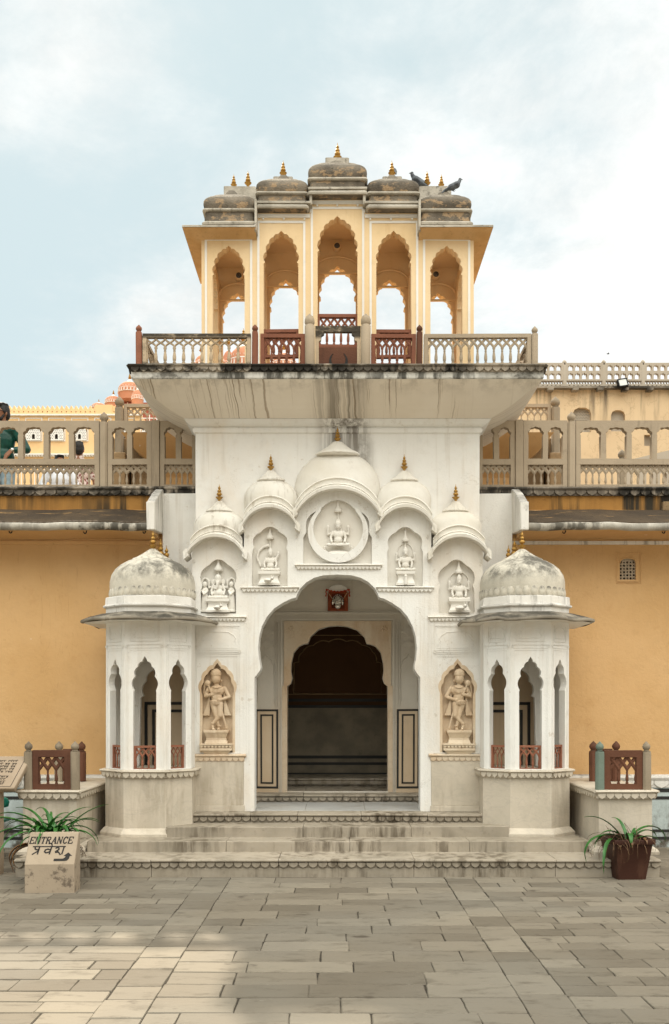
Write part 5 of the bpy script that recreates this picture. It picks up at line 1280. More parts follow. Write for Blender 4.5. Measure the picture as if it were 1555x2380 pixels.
def guard(t, x, s):
    """standing attendant with crossed legs, a staff and a whisk; s=1 staff on his left"""
    y = YF+.045; zf = Z(1696,YN); H = .665; mb = MB()
    def p(a, b_, c): return (x+s*a*H, y-b_*H*.8, zf+c*H)
    C = lambda a, b_, ra, rb=None: mb.cap(p(*a), p(*b_), ra*H, (rb or ra)*H)
    mb.ell(p(-.01,.05,.835), (.078*H, .075*H, .088*H), 14); mb.ell(p(-.01,.115,.825), (.013*H,.02*H,.02*H), 8)
    mb.lathe([(.075*H,.87*H),(.088*H,.90*H),(.082*H,.95*H),(.05*H,.985*H),(.01*H,1.0*H)], (x-s*.01*H, y-.035*H, zf), 14, sy=.9); mb.ell(p(-.085,.04,.985), (.022*H,.02*H,.026*H), 8)
    C((-.005,.03,.76), (-.005,.04,.72), .036)
    mb.ell(p(0,.035,.64), (.125*H,.065*H,.10*H), 14); mb.ell(p(0,.035,.53), (.092*H,.06*H,.09*H), 14); mb.ell(p(-.01,.035,.455), (.105*H,.065*H,.06*H), 14)
    C((-.13,.03,.68), (-.185,.04,.555), .036, .032); C((-.185,.04,.555), (-.075,.10,.575), .031, .026); mb.ell(p(-.06,.105,.59), (.028*H,.02*H,.035*H), 8)
    C((.125,.03,.68), (.20,.04,.54), .036, .032); C((.20,.04,.54), (.065,.10,.49), .031, .026); mb.ell(p(.05,.105,.49), (.035*H,.022*H,.028*H), 8)
    C((-.05,.09,.53), (-.125,.09,.72), .013, .013); mb.ell(p(-.145,.08,.765), (.05*H,.035*H,.05*H), 12); C((-.19,.03,.75), (-.215,.02,.60), .022, .01)
    C((.04,.09,.51), (.155,.05,.03), .014, .017)
    C((-.055,.035,.43), (-.005,.05,.23), .058, .042); C((-.005,.05,.23), (.035,.035,.03), .038, .024)          # standing leg
    C((.055,.05,.43), (.055,.08,.24), .056, .044); C((.055,.08,.24), (-.075,.075,.09), .038, .026); C((-.075,.075,.09), (-.055,.085,.03), .024, .02)
    mb.ell(p(.03,.06,.015), (.03*H,.045*H,.018*H), 8); mb.ell(p(-.05,.09,.015), (.03*H,.045*H,.018*H), 8)
    mb.build('figure', M['statue'], t, voxel=.004)
    on = MB()
    def ringo(c, ax, rx, ry, th, tilt=0, n=18):
        on.tube([(x+s*c[0]*H+rx*H*math.cos(q), y-c[1]*H*.8-ry*H*math.sin(q)*.9, zf+c[2]*H+tilt*H*math.sin(q)) for q in [2*math.pi*i/n for i in range(n+1)]], th*H, 6)
    for zz_, r_ in ((.895,.088),(.915,.088),(.935,.085)): ringo((-.01,.04,zz_), 0, r_, r_*.9, .006)
    ringo((0,.04,.715), 0, .075, .075, .009, -.03); ringo((0,.045,.665), 0, .085, .085, .006, -.055)
    for zz_ in (.475,.455,.435): ringo((-.008,.035,zz_), 0, .108, .085, .008, -.012)
    ringo((.045,.045,.07), 0, .03, .035, .008); ringo((-.072,.078,.11), 0, .03, .035, .008)
    for sg in (-1, 1):
        on.ell(p(sg*.082-.01,.03,.80), (.016*H,.014*H,.026*H), 8); on.ell(p(sg*.03-.01,.118,.842), (.014*H,.008*H,.007*H), 8)
        on.tube([p(sg*.052-.01,.112,.860), p(sg*.032-.01,.122,.868), p(sg*.012-.01,.12,.860)], .004*H, 5)
    on.ell(p(-.01,.112,.795), (.02*H,.010*H,.007*H), 8); on.cap(p(-.155,.03,.625), p(-.150,.09,.63), .010*H)
    on.build('ornaments', M['statue'], t, smooth=60)
    sh = MB()
    for sg in (-1, 1):
        x0 = x+s*sg*.135*H
        sh.loft([[(x0+s*(sg*.02*k-.5*w)*H, y-.02*H, zf+c*H), (x0+s*(sg*.02*k+.5*w)*H, y-.02*H, zf+c*H), (x0+s*(sg*.02*k+.5*w)*H, y+.02, zf+c*H), (x0+s*(sg*.02*k-.5*w)*H, y+.02, zf+c*H)] for k, w, c in ((-1,.03,.66),(-.5,.035,.50),(0,.05,.42),(1.2,.09,.30),(2,.115,.245),(2,.11,.235))])
    sh.build('shawl', M['statue'], t, smooth=40, bevel=.004)
    pd = MB(); yb = YF+.075
    def blk(w, z0, z1, d0, d1=None, w1=None): pd.loft([[(x-a/2, yb-d_, z), (x+a/2, yb-d_, z), (x+a/2, yb+.01, z), (x-a/2, yb+.01, z)] for a, d_, z in ((w, d0, z0), (w1 or w, d1 or d0, z1))])
    zz = lambda q: Z(q, YF)
    blk(.265, zz(1702), zz(1696), .13); blk(.21, zz(1714), zz(1702), .10, .125, .255); blk(.215, zz(1718), zz(1714), .10); blk(.25, zz(1727), zz(1718), .12, .10, .215)
    blk(.355, zz(1731), zz(1727), .135); blk(.34, zz(1743.5), zz(1738), .125); blk(.21, zz(1755), zz(1743.5), .085, .115, .32)
    n = 9; w_ = .345
    pd.box(x-w_/2, x+w_/2, yb-.108, yb, zz(1738), zz(1731))
    for i in range(n):
        c = x-w_/2+w_/n*(i+.5); hw = w_/n*.45; pd.prism([(c-hw, zz(1731.3)), (c-hw*.8, zz(1735)), (c, zz(1737.8)), (c+hw*.8, zz(1735)), (c+hw, zz(1731.3))], yb-.128, yb-.107)
    pd.build('pedestal', M['statue'], t, smooth=30, bevel=.002)
statue('ochre marble guardian with crossed legs in the tall niche left of the arch', lambda t: guard(t, X(505,YN), 1), (X(505,YN), YN, Z(1750,YN)))
statue('ochre marble guardian with crossed legs in the tall niche right of the arch', lambda t: guard(t, -X(505,YN)+.004, -1), (-X(505,YN), YN, Z(1750,YN)))

# shrine picture over the inner door
sh = thing('door_shrine', 'small vermilion wall shrine with a silver mask and beads above the inner doorway', 'shrine', (0, YI, Z(1420,YI)))
b = MB(); x0, x1, z0, z1 = X(762,YI), X(809,YI), Z(1420,YI), Z(1375,YI)
b.prism([(x0, z0), (x0, z1), (x1, z1), (x1, z0)], YI-.05, YI+.012, [[(x0+.045, z0+.035), (x0+.045, z1-.03), (x1-.045, z1-.03), (x1-.045, z0+.035)]]); b.box(x0+.04, x1-.04, YI-.012, YI+.01, z0+.03, z1-.025); b.build('shrine_box', M['shrine_red'], sh, smooth=0, bevel=.006)
b = MB(); c = 0.003; zc = Z(1399,YI)
b.ell((c, YI-.055, zc+.01), (.052,.04,.068), 14); b.ell((c, YI-.07, zc-.055), (.042,.035,.035), 12); b.ell((c, YI-.10, zc-.01), (.012,.02,.026), 8)
for s in (-1, 1): b.ell((c+s*.058, YI-.04, zc-.005), (.018,.012,.035), 8); b.ell((c+s*.02, YI-.09, zc+.012), (.012,.008,.008), 8)
for q in range(9): a = math.pi*q/8; b.ell((c+.056*math.cos(a), YI-.05, zc+.02+.062*math.sin(a)), (.009,.009,.009), 6)
b.build('silver_mask', M['silver'], sh, smooth=50)
b = MB()
for q in range(15):
    u = q/14*2-1; b.ell((c+u*.135, YI-.062, z1-.012+.030*u*u+.006*(q % 2)), (.011,.010,.013), 6)
for s in (-1, 1):
    for q in range(4): b.ell((c+s*(.135+.006*(q % 2)), YI-.06, z1+.012-.022*q), (.011,.010,.012), 6)
b.build('beads', M['marigold'], sh, smooth=50)
b = MB()
for s in (-1, 1): b.tube([(c+s*.125, YI-.06, z1+.0), (c+s*.06, YI-.075, zc+.025)], .003, 5)
b.build('thread', M['thread'], sh, smooth=50)
b = MB(); lo = [(x0+.004, z1+.002)] + [((x0+x1)/2-(x1-x0)/2*math.cos(math.pi*q/12)*.98, z1+.002+.078*math.sin(math.pi*q/12)) for q in range(1, 12)] + [(x1-.004, z1+.002)]
b.prism(lo, YI-.05, YI+.012); b.build('arched_hood', M['white'], sh, smooth=40, bevel=.012)

# ---------------------------------------------------------------- entrance sign
sg = thing('entrance_sign', 'slanted sandstone block sign reading ENTRANCE with a bent black arrow', 'sign', (-2.48, 8.05, 0))
th = R(2.0)
SM = Matrix.Translation((X(57,7.945), 7.945, 0)) @ Matrix.Rotation(th, 4, 'Z')
W_, D_ = .425, .215; zA = Z(2008.6, 7.945); zB = .498; dB = .16
b = MB(); b.M = SM
b.loft([[(x, 0, -.045), (x, 0.0, zA), (x, dB, zB), (x, D_, zB), (x, D_, -.045)] for x in (0, W_)])
b.build('block', M['sign'], sg, smooth=0, bevel=.009)
# lettering on the slanted face: local u along x, v up the slope
slope = Vector((0, dB, zB-zA)); SL = slope.length; sv = slope/SL; nrm = Vector((0, -sv.z, sv.y))
def SP(u, v): 
    q = Vector((u, 0, zA)) + sv*v + nrm*.0022; return tuple(SM @ q)
def ink_poly(mb, pts):
    n = len(pts); vs = [SP(*p) for p in pts]; off = SM.to_3x3() @ nrm*.0035
    vs += [tuple(Vector(v)-off) for v in vs]; tr_ = geometry.tessellate_polygon([[Vector((p[0], p[1], 0)) for p in pts]])
    mb.add(vs, [tuple(t) for t in tr_] + [(i, (i+1) % n, (i+1) % n+n, i+n) for i in range(n)])
def ink_line(mb, pts, w):
    for a, c in zip(pts[:-1], pts[1:]):
        a, c = Vector(a), Vector(c); t = (c-a).normalized(); q = Vector((-t.y, t.x))*w/2; a = a-t*w*.25; c = c+t*w*.25
        ink_poly(mb, [tuple(a+q), tuple(c+q), tuple(c-q), tuple(a-q)])
GL = {'E':[([(0,0),(0,1)],1),([(-.08,1),(.62,1)],.7),([(-.08,0),(.66,0)],.7),([(0,.52),(.45,.52)],.7),([(.62,1),(.62,.78)],.7),([(.66,0),(.66,.24)],.7)],
 'N':[([(0,0),(0,1)],.7),([(0,1),(.62,0)],1.2),([(.62,0),(.62,1)],.7),([(-.1,0),(.12,0)],.6),([(.5,1),(.74,1)],.6),([(-.1,1),(.05,1)],.6)],
 'T':[([(.33,0),(.33,1)],1.1),([(0,1),(.68,1)],.7),([(0,1),(0,.78)],.6),([(.68,1),(.68,.78)],.6),([(.2,0),(.48,0)],.6)],
 'R':[([(0,0),(0,1)],1.1),([(-.08,1),(.35,1),(.55,.88),(.55,.65),(.35,.52),(0,.52)],.8),([(.28,.52),(.62,0)],1.1),([(-.1,0),(.14,0)],.6),([(.55,0),(.72,0)],.6)],
 'A':[([(0,0),(.33,1)],.7),([(.33,1),(.64,0)],1.2),([(.14,.36),(.5,.36)],.6),([(-.1,0),(.12,0)],.6),([(.52,0),(.76,0)],.6)],
 'C':[([(.62,.78),(.55,.93),(.35,1),(.15,.93),(.02,.68),(.0,.42),(.08,.16),(.25,.02),(.45,.02),(.62,.18)],1),([(.62,.78),(.64,1)],.5)]}
b = MB(); u = .016; hL = .060
for ch in 'ENTRANCE':
    for pts, w in GL[ch]: ink_line(b, [(u+(x+.2*y)*hL*.80, .195+y*hL) for x, y in pts], .0108*w)
    u += .0475 if ch != 'E' else .0455
b.build('lettering', M['ink'], sg, smooth=0)
b = MB(); u0, v0, k = .050, .083, .00125   # praवेश in strokes, units of the photo's glyph sheet
DEV = [([(0,100),(95,100)],9),([(18,98),(22,72),(40,64),(60,68)],11),([(60,98),(50,15)],11),([(52,50),(28,32),(2,12)],10),
       ([(100,100),(192,100)],9),([(172,98),(160,15)],11),([(166,62),(140,72),(118,62),(112,42),(126,30),(146,34),(164,48)],11),([(176,100),(172,122),(160,138),(140,132)],9),
       ([(198,100),(300,100)],9),([(262,98),(258,70)],0),([(212,80),(226,90),(242,82),(242,64),(224,52)],10),([(224,52),(244,34),(262,8)],11),([(224,52),(212,44),(216,32),(230,34),(234,44)],8),([(288,98),(276,15)],11)]
for pts, w in DEV:
    if w: ink_line(b, [(u0+x*k*.74, v0+y*k*.66) for x, y in pts], w*k*.88)
b.build('hindi_lettering', M['ink'], sg, smooth=0)
b = MB(); s_ = .00104
AR = [(228,0),(228,38),(328,38),(350,60),(352,82),(330,82),(378,138),(424,82),(398,82),(394,40),(374,8),(352,0)]
ink_poly(b, [(.243+(x-228)*.00078, .030+y*.00058) for x, y in AR]); b.build('arrow', M['ink'], sg, smooth=0)

# ---------------------------------------------------------------- information board at the left edge
ib = thing('information_board', 'tilted tan marble slab with carved Hindi lines, at the left edge beside the dado', 'board', (-3.25, 8.9, 0))
yb = 8.75; 
BM = Matrix.Translation((X(30,yb), yb, 0))
x1t, zt_, x1b, zb_ = X(53,yb), Z(1759,yb), X(33,yb), Z(1832,yb)
b = MB(); tb_ = .0
def bp(u, v, n=0):   # u: 0 right edge .. to the left, v: 0 bottom .. 1 top
    x = x1b+(x1t-x1b)*v - u; y = yb + .26*v; z = zb_+(zt_-zb_)*v
    return (x, y-n*.74, z+n*.66)
rings = []
for u in (0, 1.05): rings.append([bp(u, 0, 0), bp(u, 1, 0), bp(u, 1, -.06), bp(u, 0, -.06)])
b.loft(rings); b.build('slab', M['board'], ib, smooth=0, bevel=.014)
b = MB()
for a, c in (((.045,.06),(.045,.97)),((.045,.06),(1.0,.06))):
    p = [bp(*a, .0015), bp(*c, .0015)]; b.tube(p, .0022, 4)
b.build('border_line', M['ink'], ib, smooth=0)
rr = random.Random(5); b = MB(); h_ = .052
def glyph(u, v, w):
    q = lambda du, dv: bp(u-du*w, v+dv*h_, .0016)
    k_ = rr.randrange(6)
    b.tube([q(0,1), q(1,1)], .0019, 4)
    if k_ in (0, 1, 3): b.tube([q(.75,1), q(.72,0)], .0022, 4)
    if k_ in (0, 2): b.tube([q(.2,.95), q(.1,.5), q(.4,.35), q(.7,.5)], .002, 4)
    if k_ in (1, 4): b.tube([q(.45,.95), q(.5,.6), q(.15,.5), q(.3,.1), q(.6,0)], .002, 4)
    if k_ in (3, 5): b.tube([q(.1,.6), q(.35,.75), q(.5,.45), q(.2,.2)], .002, 4)
    if k_ == 2: b.tube([q(.5,1), q(.7,1.35)], .002, 4)
for line, (v, u0_, wl) in enumerate(((.80,.105,3),(.715,.10,3),(.635,.10,3),(.555,.10,3),(.475,.10,2),(.325,.115,2),(.245,.13,2),(.175,.12,2),(.115,.12,1))):
    u_ = u0_+.0; words = 0
    while u_ < .95:
        L_ = rr.randint(2, 4)
        for _ in range(L_):
            u_ += .0235; glyph(u_, v, .022)
        u_ += .02
b.build('hindi_lettering', M['ink'], ib, smooth=0)
b = MB(); b.box(X(-40,yb), X(-4,yb), yb+.02, yb+.16, -.05, Z(1842,yb)); b.build('pedestal', M['board'], ib, smooth=0, bevel=.01)
# ---------------------------------------------------------------- green iron bench end
gb = thing('garden_bench', 'green cast-iron bench with a scrolled arm, cut by the left edge of the photo', 'bench', (-3.6, 9.5, 0))
yb2 = 9.6; b = MB(); zz = lambda q: Z(q, yb2); xx = lambda q: X(q, yb2)
arm = [(xx(-60),zz(1878)),(xx(-20),zz(1872)),(xx(0),zz(1862)),(xx(8),zz(1857)),(xx(13),zz(1859)),(xx(15.5),zz(1864)),(xx(14),zz(1870)),(xx(10.5),zz(1871)),(xx(8.5),zz(1867.5)),(xx(10.5),zz(1864.5))]
b.tube([(x, yb2, z) for x, z in arm], [.02]*8+[.012,.008], 8, flat=1.6)
leg = [(xx(3),zz(1863)),(xx(4),zz(1880)),(xx(2),zz(1900)),(xx(-2),zz(1925)),(xx(-3),zz(1950)),(xx(2),zz(1970)),(xx(6),zz(1979))]
b.tube([(x, yb2, z) for x, z in leg], [.02,.022,.02,.018,.018,.02,.024], 8, flat=1.4); b.build('bench_end', M['green_iron'], gb, smooth=50)
b = MB()
for q in range(5): b.box(xx(-60)-1.2, xx(-2), yb2-.12+.1*q, yb2-.04+.1*q, zz(1915), zz(1909))
b.build('seat', M['green_iron'], gb, smooth=0, bevel=.004)

# ---------------------------------------------------------------- potted plants
def strap(mb, p0, az, L, lift, droop, w, twist=0, seed=0, n=12):
    """long folded leaf: rises at 'lift', then arches over"""
    pts = []; x, y, z = p0; el = lift; ds = L/n
    for i in range(n+1):
        pts.append((x, y, z)); el -= droop/n*(0.35+1.3*i/n)
        x += math.cos(az)*math.cos(el)*ds; y += math.sin(az)*math.cos(el)*ds; z += math.sin(el)*ds; az += twist/n
    V = []; Fc = []
    for i, p in enumerate(pts):
        a = pts[max(i-1,0)]; c = pts[min(i+1,n)]; t = Vector((c[0]-a[0], c[1]-a[1], c[2]-a[2])).normalized()
        sdv = t.cross(Vector((0,0,1))); sdv = sdv.normalized() if sdv.length > .02 else Vector((1,0,0)); up = sdv.cross(t)
        u = i/n; hw = w*.5*(min(1, .45+u*2.2))*(1-max(0,(u-.45)/.55)**1.7)+.0008
        pv_ = Vector(p); fold = hw*.45
        V += [tuple(pv_+sdv*hw+up*fold), tuple(pv_-up*.0), tuple(pv_-sdv*hw+up*fold), tuple(pv_-up*.0022)]
    for i in range(n):
        k = 4*i
        Fc += [(k,k+1,k+5,k+4),(k+1,k+2,k+6,k+5),(k+2,k+3,k+7,k+6),(k+3,k,k+4,k+7)]
    Fc += [(0,3,2,1),(4*n,4*n+1,4*n+2,4*n+3)]
    mb.add(V, Fc)
def tub(t, x, y, wt, wb, h, mat, ry=0):
    b = MB(); b.M = Matrix.Translation((x, y, 0)) @ Matrix.Rotation(ry, 4, 'Z'); rings = []
    n = 9
    def rg(hw, z, fl=.004):
        out = []
        for q in range(4):
            a = [(-1,-1),(1,-1),(1,1),(-1,1)][q]; c = [(1,-1),(1,1),(-1,1),(-1,-1)][q]
            for i in range(n*2):
                u = .04+.92*i/(n*2); e = fl if i % 2 else 0
                px = a[0]+(c[0]-a[0])*u; py = a[1]+(c[1]-a[1])*u; nx, ny = [(0,-1),(1,0),(0,1),(-1,0)][q]
                out.append((px*hw-nx*e, py*hw-ny*e, z))
        return out
    b.loft([rg(wb/2*.98, -.045), rg(wb/2, .012), rg(wt/2*.95, h-.05), rg(wt/2*.955, h-.045, 0), rg(wt/2+.008, h-.043, 0), rg(wt/2+.012, h-.02, 0), rg(wt/2+.008, h, 0), rg(wt/2-.012, h, 0), rg(wt/2-.02, h-.035, 0)])
    o = b.build('tub', M[mat], t, smooth=35)
    b = MB(); b.M = Matrix.Translation((x, y, 0)) @ Matrix.Rotation(ry, 4, 'Z'); b.box(-wt/2+.016, wt/2-.016, -wt/2+.016, wt/2-.016, h-.06, h-.034); b.build('soil', M['soil'], t, smooth=0)
px_, py_ = X(1454,8.72), 8.70
t = thing('flower_pot', 'tapered rust-brown fluted pot standing right of the steps', 'flower pot', (px_, py_, 0))
tub(t, px_, py_, .385, .275, .375, 'pot', R(4))
t2 = thing('strap_leaf_plant', 'sparse green plant with a few arching strap leaves, growing in the rust-brown pot', 'plant', (px_, py_, .34))
b = MB(); zr = .34
for az, L_, lf, dr_, w_, tw_, dx_ in ((170,.46,1.05,1.25,.038,.2,-.03),(12,.50,1.0,2.7,.045,-.2,.02),(20,.40,.75,1.8,.036,.3,.03),(200,.38,.7,2.2,.050,-.3,-.03),(188,.55,.55,2.6,.045,.3,-.05),(258,.33,1.1,3.3,.050,.1,.01),(205,.30,.9,1.6,.048,-.4,-.02),(340,.30,.6,1.6,.03,.2,.05),(100,.35,1.2,1.4,.035,.2,0),(230,.62,.4,2.4,.035,.3,-.08),(60,.25,.9,1.2,.03,0,.04)):
    strap(b, (px_+dx_, py_-.02, zr), R(az), L_, lf, dr_, w_, tw_)
b.build('leaves', M['leaf'], t2, smooth=60)
b = MB()
for az, L_, lf, dr_, w_, dx_ in ((265,.20,.9,3.2,.035,-.02),(280,.16,1.0,2.6,.04,.09),(250,.17,.6,3.0,.03,-.09)): strap(b, (px_+dx_, py_-.10, zr), R(az), L_, lf, dr_, w_, .3)
b.build('withered_leaves', M['dryleaf'], t2, smooth=60)
b = MB(); rr = random.Random(3)
for q in range(46):
    a = rr.uniform(140, 300); strap(b, (px_+rr.uniform(-.17,.12), py_+rr.uniform(-.16,-.02), zr-.01), R(a), rr.uniform(.12,.34), rr.uniform(.2,1.1), rr.uniform(2.0,3.6), .005, rr.uniform(-1.5,1.5), n=8)
for q in range(16): strap(b, (px_+rr.uniform(-.16,.1), py_+rr.uniform(-.1,.05), zr), R(rr.uniform(60,200)), rr.uniform(.08,.2), 1.3, rr.uniform(.2,.9), .0045, 0, n=6)
b.build('dry_roots', M['roots'], t2, smooth=0)
px_, py_ = X(122,8.42), 8.42
t = thing('flower_pot', 'grey-brown square pot half hidden behind the entrance sign', 'flower pot', (px_, py_, 0))
tub(t, px_, py_, .33, .25, .40, 'greystone', 0)
t2 = thing('strap_leaf_plant', 'dense clump of long green strap leaves rising behind the entrance sign', 'plant', (px_, py_, .37))
b = MB(); rr = random.Random(21); zr = .37
SPECS = [(178,.78,.62,2.0,.062,.1),(185,.52,.9,1.7,.05,.2),(168,.46,1.1,1.5,.05,-.2),(120,.46,1.15,2.0,.036,.4),(150,.42,1.2,1.7,.036,.3),(10,.50,.85,.9,.05,.1),(20,.42,.75,1.5,.045,-.1),(0,.50,.75,2.6,.042,.1),(-8,.44,.6,2.2,.04,.2),(330,.36,.9,2.4,.05,-.2),(300,.34,1.0,2.6,.055,.2),(285,.38,.95,2.9,.05,-.1),(262,.30,1.1,2.6,.05,.3),(240,.36,.85,2.6,.05,.2),(215,.46,.8,2.6,.05,-.3),(200,.60,.65,2.9,.045,.2),(193,.42,1.0,2.0,.045,-.2),(90,.36,1.25,1.8,.034,.4),(70,.40,1.15,2.0,.034,-.3),(45,.44,1.0,1.3,.045,-.2),(315,.30,1.2,1.5,.045,.2),(222,.70,.45,2.6,.04,.3)]
for az, L_, lf, dr_, w_, tw_ in SPECS: strap(b, (px_+rr.uniform(-.06,.06), py_+rr.uniform(-.05,.03), zr+rr.uniform(0,.03)), R(az+rr.uniform(-6,6)), L_*1.16, min(lf+.12, 1.3), dr_*.92, w_*.85, tw_)
for q in range(34): strap(b, (px_+rr.uniform(-.12,.12), py_+rr.uniform(-.1,.08), zr), R(rr.uniform(0,360)), rr.uniform(.26,.50), rr.uniform(.7,1.35), rr.uniform(1.0,2.6), rr.uniform(.024,.042), rr.uniform(-.4,.4))
b.build('leaves', M['leaf'], t2, smooth=60)
b = MB()
for az, L_, lf, dr_, w_, dx_ in ((195,.42,.3,3.0,.05,-.12),(205,.36,.2,2.8,.04,-.13),(350,.2,.8,2.4,.02,.12),(185,.40,.0,2.4,.035,-.13)): strap(b, (px_+dx_, py_-.05, zr-.02), R(az), L_, lf, dr_, w_, .2)
b.build('withered_leaves', M['dryleaf'], t2, smooth=60)
b = MB()
for q in range(30): strap(b, (px_+.15+rr.uniform(-.03,.03), py_+rr.uniform(-.1,.1), zr-.03), R(rr.uniform(-50,40)), rr.uniform(.1,.22), rr.uniform(-.2,1.0), rr.uniform(.6,3), .005, rr.uniform(-1.5,1.5), n=7)
b.build('dry_roots', M['roots'], t2, smooth=0)
# ---------------------------------------------------------------- ceiling lamps of the pavilion, pigeons
for px, py, lab in ((783.5, 572, 'round bulkhead lamp inside the middle arch of the roof pavilion'), (555.5, 641, 'round bulkhead lamp inside the leftmost arch of the roof pavilion'), (1013, 638.5, 'round bulkhead lamp inside the rightmost arch of the roof pavilion')):
    d = 11.03; t = thing('bulkhead_lamp', lab, 'lamp', (X(px,d), d, Z(py,d)), 'lamps of the roof pavilion')
    m = Matrix.Translation((X(px,d), d, Z(py,d))) @ Matrix.Rotation(R(90), 4, 'X')
    b = MB(); b.M = m; b.lathe([(.05,-.05),(.052,.0),(.05,.018),(.036,.022),(.034,.012)], (0,0,0), 18); b.build('housing', M['pav'], t, smooth=40)
    b = MB(); b.M = m; b.lathe([(.034,.010),(.030,.022),(.016,.03),(.002,.033)], (0,0,0), 14); b.build('lens', M['grey_metal'], t, smooth=40)
def pigeon(x, y, z, az, lab, pose=.45, sc=1.0):
    t = thing('pigeon', lab, 'pigeon', (x, y, z), 'pigeons on the pavilion roof')
    m = Matrix.Translation((x, y, z)) @ Matrix.Rotation(az, 4, 'Z') @ Matrix.Scale(sc, 4); b = MB(); b.M = m
    c, s_ = math.cos(pose), math.sin(pose)
    q = lambda a, h, w=0: (a*c, w, .075+a*s_+h)
    b.cap(q(-.06,0), q(.06,.008), .048, .055, 14); b.cap(q(.075,.02), q(.115,.055), .04, .026); b.cap(q(-.06,.0), q(-.18,-.02), .038, .018); b.ell(q(.118,.075), (.029,.024,.026), 12)
    for w in (-.042, .042): b.cap(q(.04,.01,w), q(-.15,-.012,w*.55), .026, .012)
    b.cap(q(-.15,-.012), q(-.215,-.045), .022, .016)
    for w in (-.02, .02): b.cap((.0,w,.05), (.012,w,.006), .008); b.cap((.012,w,.006), (.036,w,.004), .005); b.cap((.012,w,.006), (-.01,w,.004), .005)
    b.build('body', M['pigeon'], t, voxel=.007)
    b = MB(); b.M = m; b.cap(q(.142,.072), q(.168,.055), .009, .003); b.build('beak', M['grey_metal'], t, smooth=60)
pigeon(X(1054,10.35), 10.35, Z(444,10.35), R(12), 'dark pigeon perched on the right end of the pavilion roof, facing outward', .42, .70)
pigeon(X(973,10.62), 10.62, Z(434,10.62), R(165), 'dark pigeon leaning down behind the roof block, tail toward the gilt finials', .55, .78)
pigeon(X(914,10.78), 10.78, Z(408.5,10.78), R(100), 'dark pigeon half hidden behind the finial right of the middle one', .5, .7)
b = MB(); d = 30; x, z = X(1413,d), Z(822,d)
b.ell((x, d, z), (.055,.025,.018), 8)
b.add([(x-.02,d,z),(x+.03,d,z),(x+.01,d-.03,z+.035),(x-.0,d-.03,z+.035),(x-.02,d,z+.006),(x+.03,d,z+.006)], [(0,1,2,3),(4,5,2,3)])
o = b.build('flying_bird', M['pigeon'], None, smooth=40); tag(o, 'tiny bird flying in the pale sky above the right roof terrace railing', 'bird')

# ---------------------------------------------------------------- people on the left terrace
def hand(b, wrist, direction, curl, r, spread_axis, thumb):
    """palm, four unequal fingers and a thumb"""
    w = Vector(wrist); d = Vector(direction).normalized(); sp = Vector(spread_axis).normalized(); cu = Vector(curl).normalized()
    palm = w + d*.05
    for k in (-1.5, -.5, .5, 1.5): b.cap(w+sp*k*.010, w+d*.082+sp*k*.019, .017, .013, 8)
    for k, L_ in ((-1.5,.062),(-.5,.074),(.5,.070),(1.5,.054)):
        p0 = w+d*.085+sp*k*.019; p1 = p0+d*L_*.5+cu*L_*.25; p2 = p1+d*L_*.25+cu*L_*.45
        b.cap(p0, p1, .0105, .0095, 8); b.cap(p1, p2, .0095, .0075, 8)
    t0 = w+d*.03+sp*thumb*.030; t1 = t0+d*.035+sp*thumb*.026+cu*.012; t2 = t1+d*.030+cu*.012
    b.cap(t0, t1, .013, .011, 8); b.cap(t1, t2, .011, .009, 8)
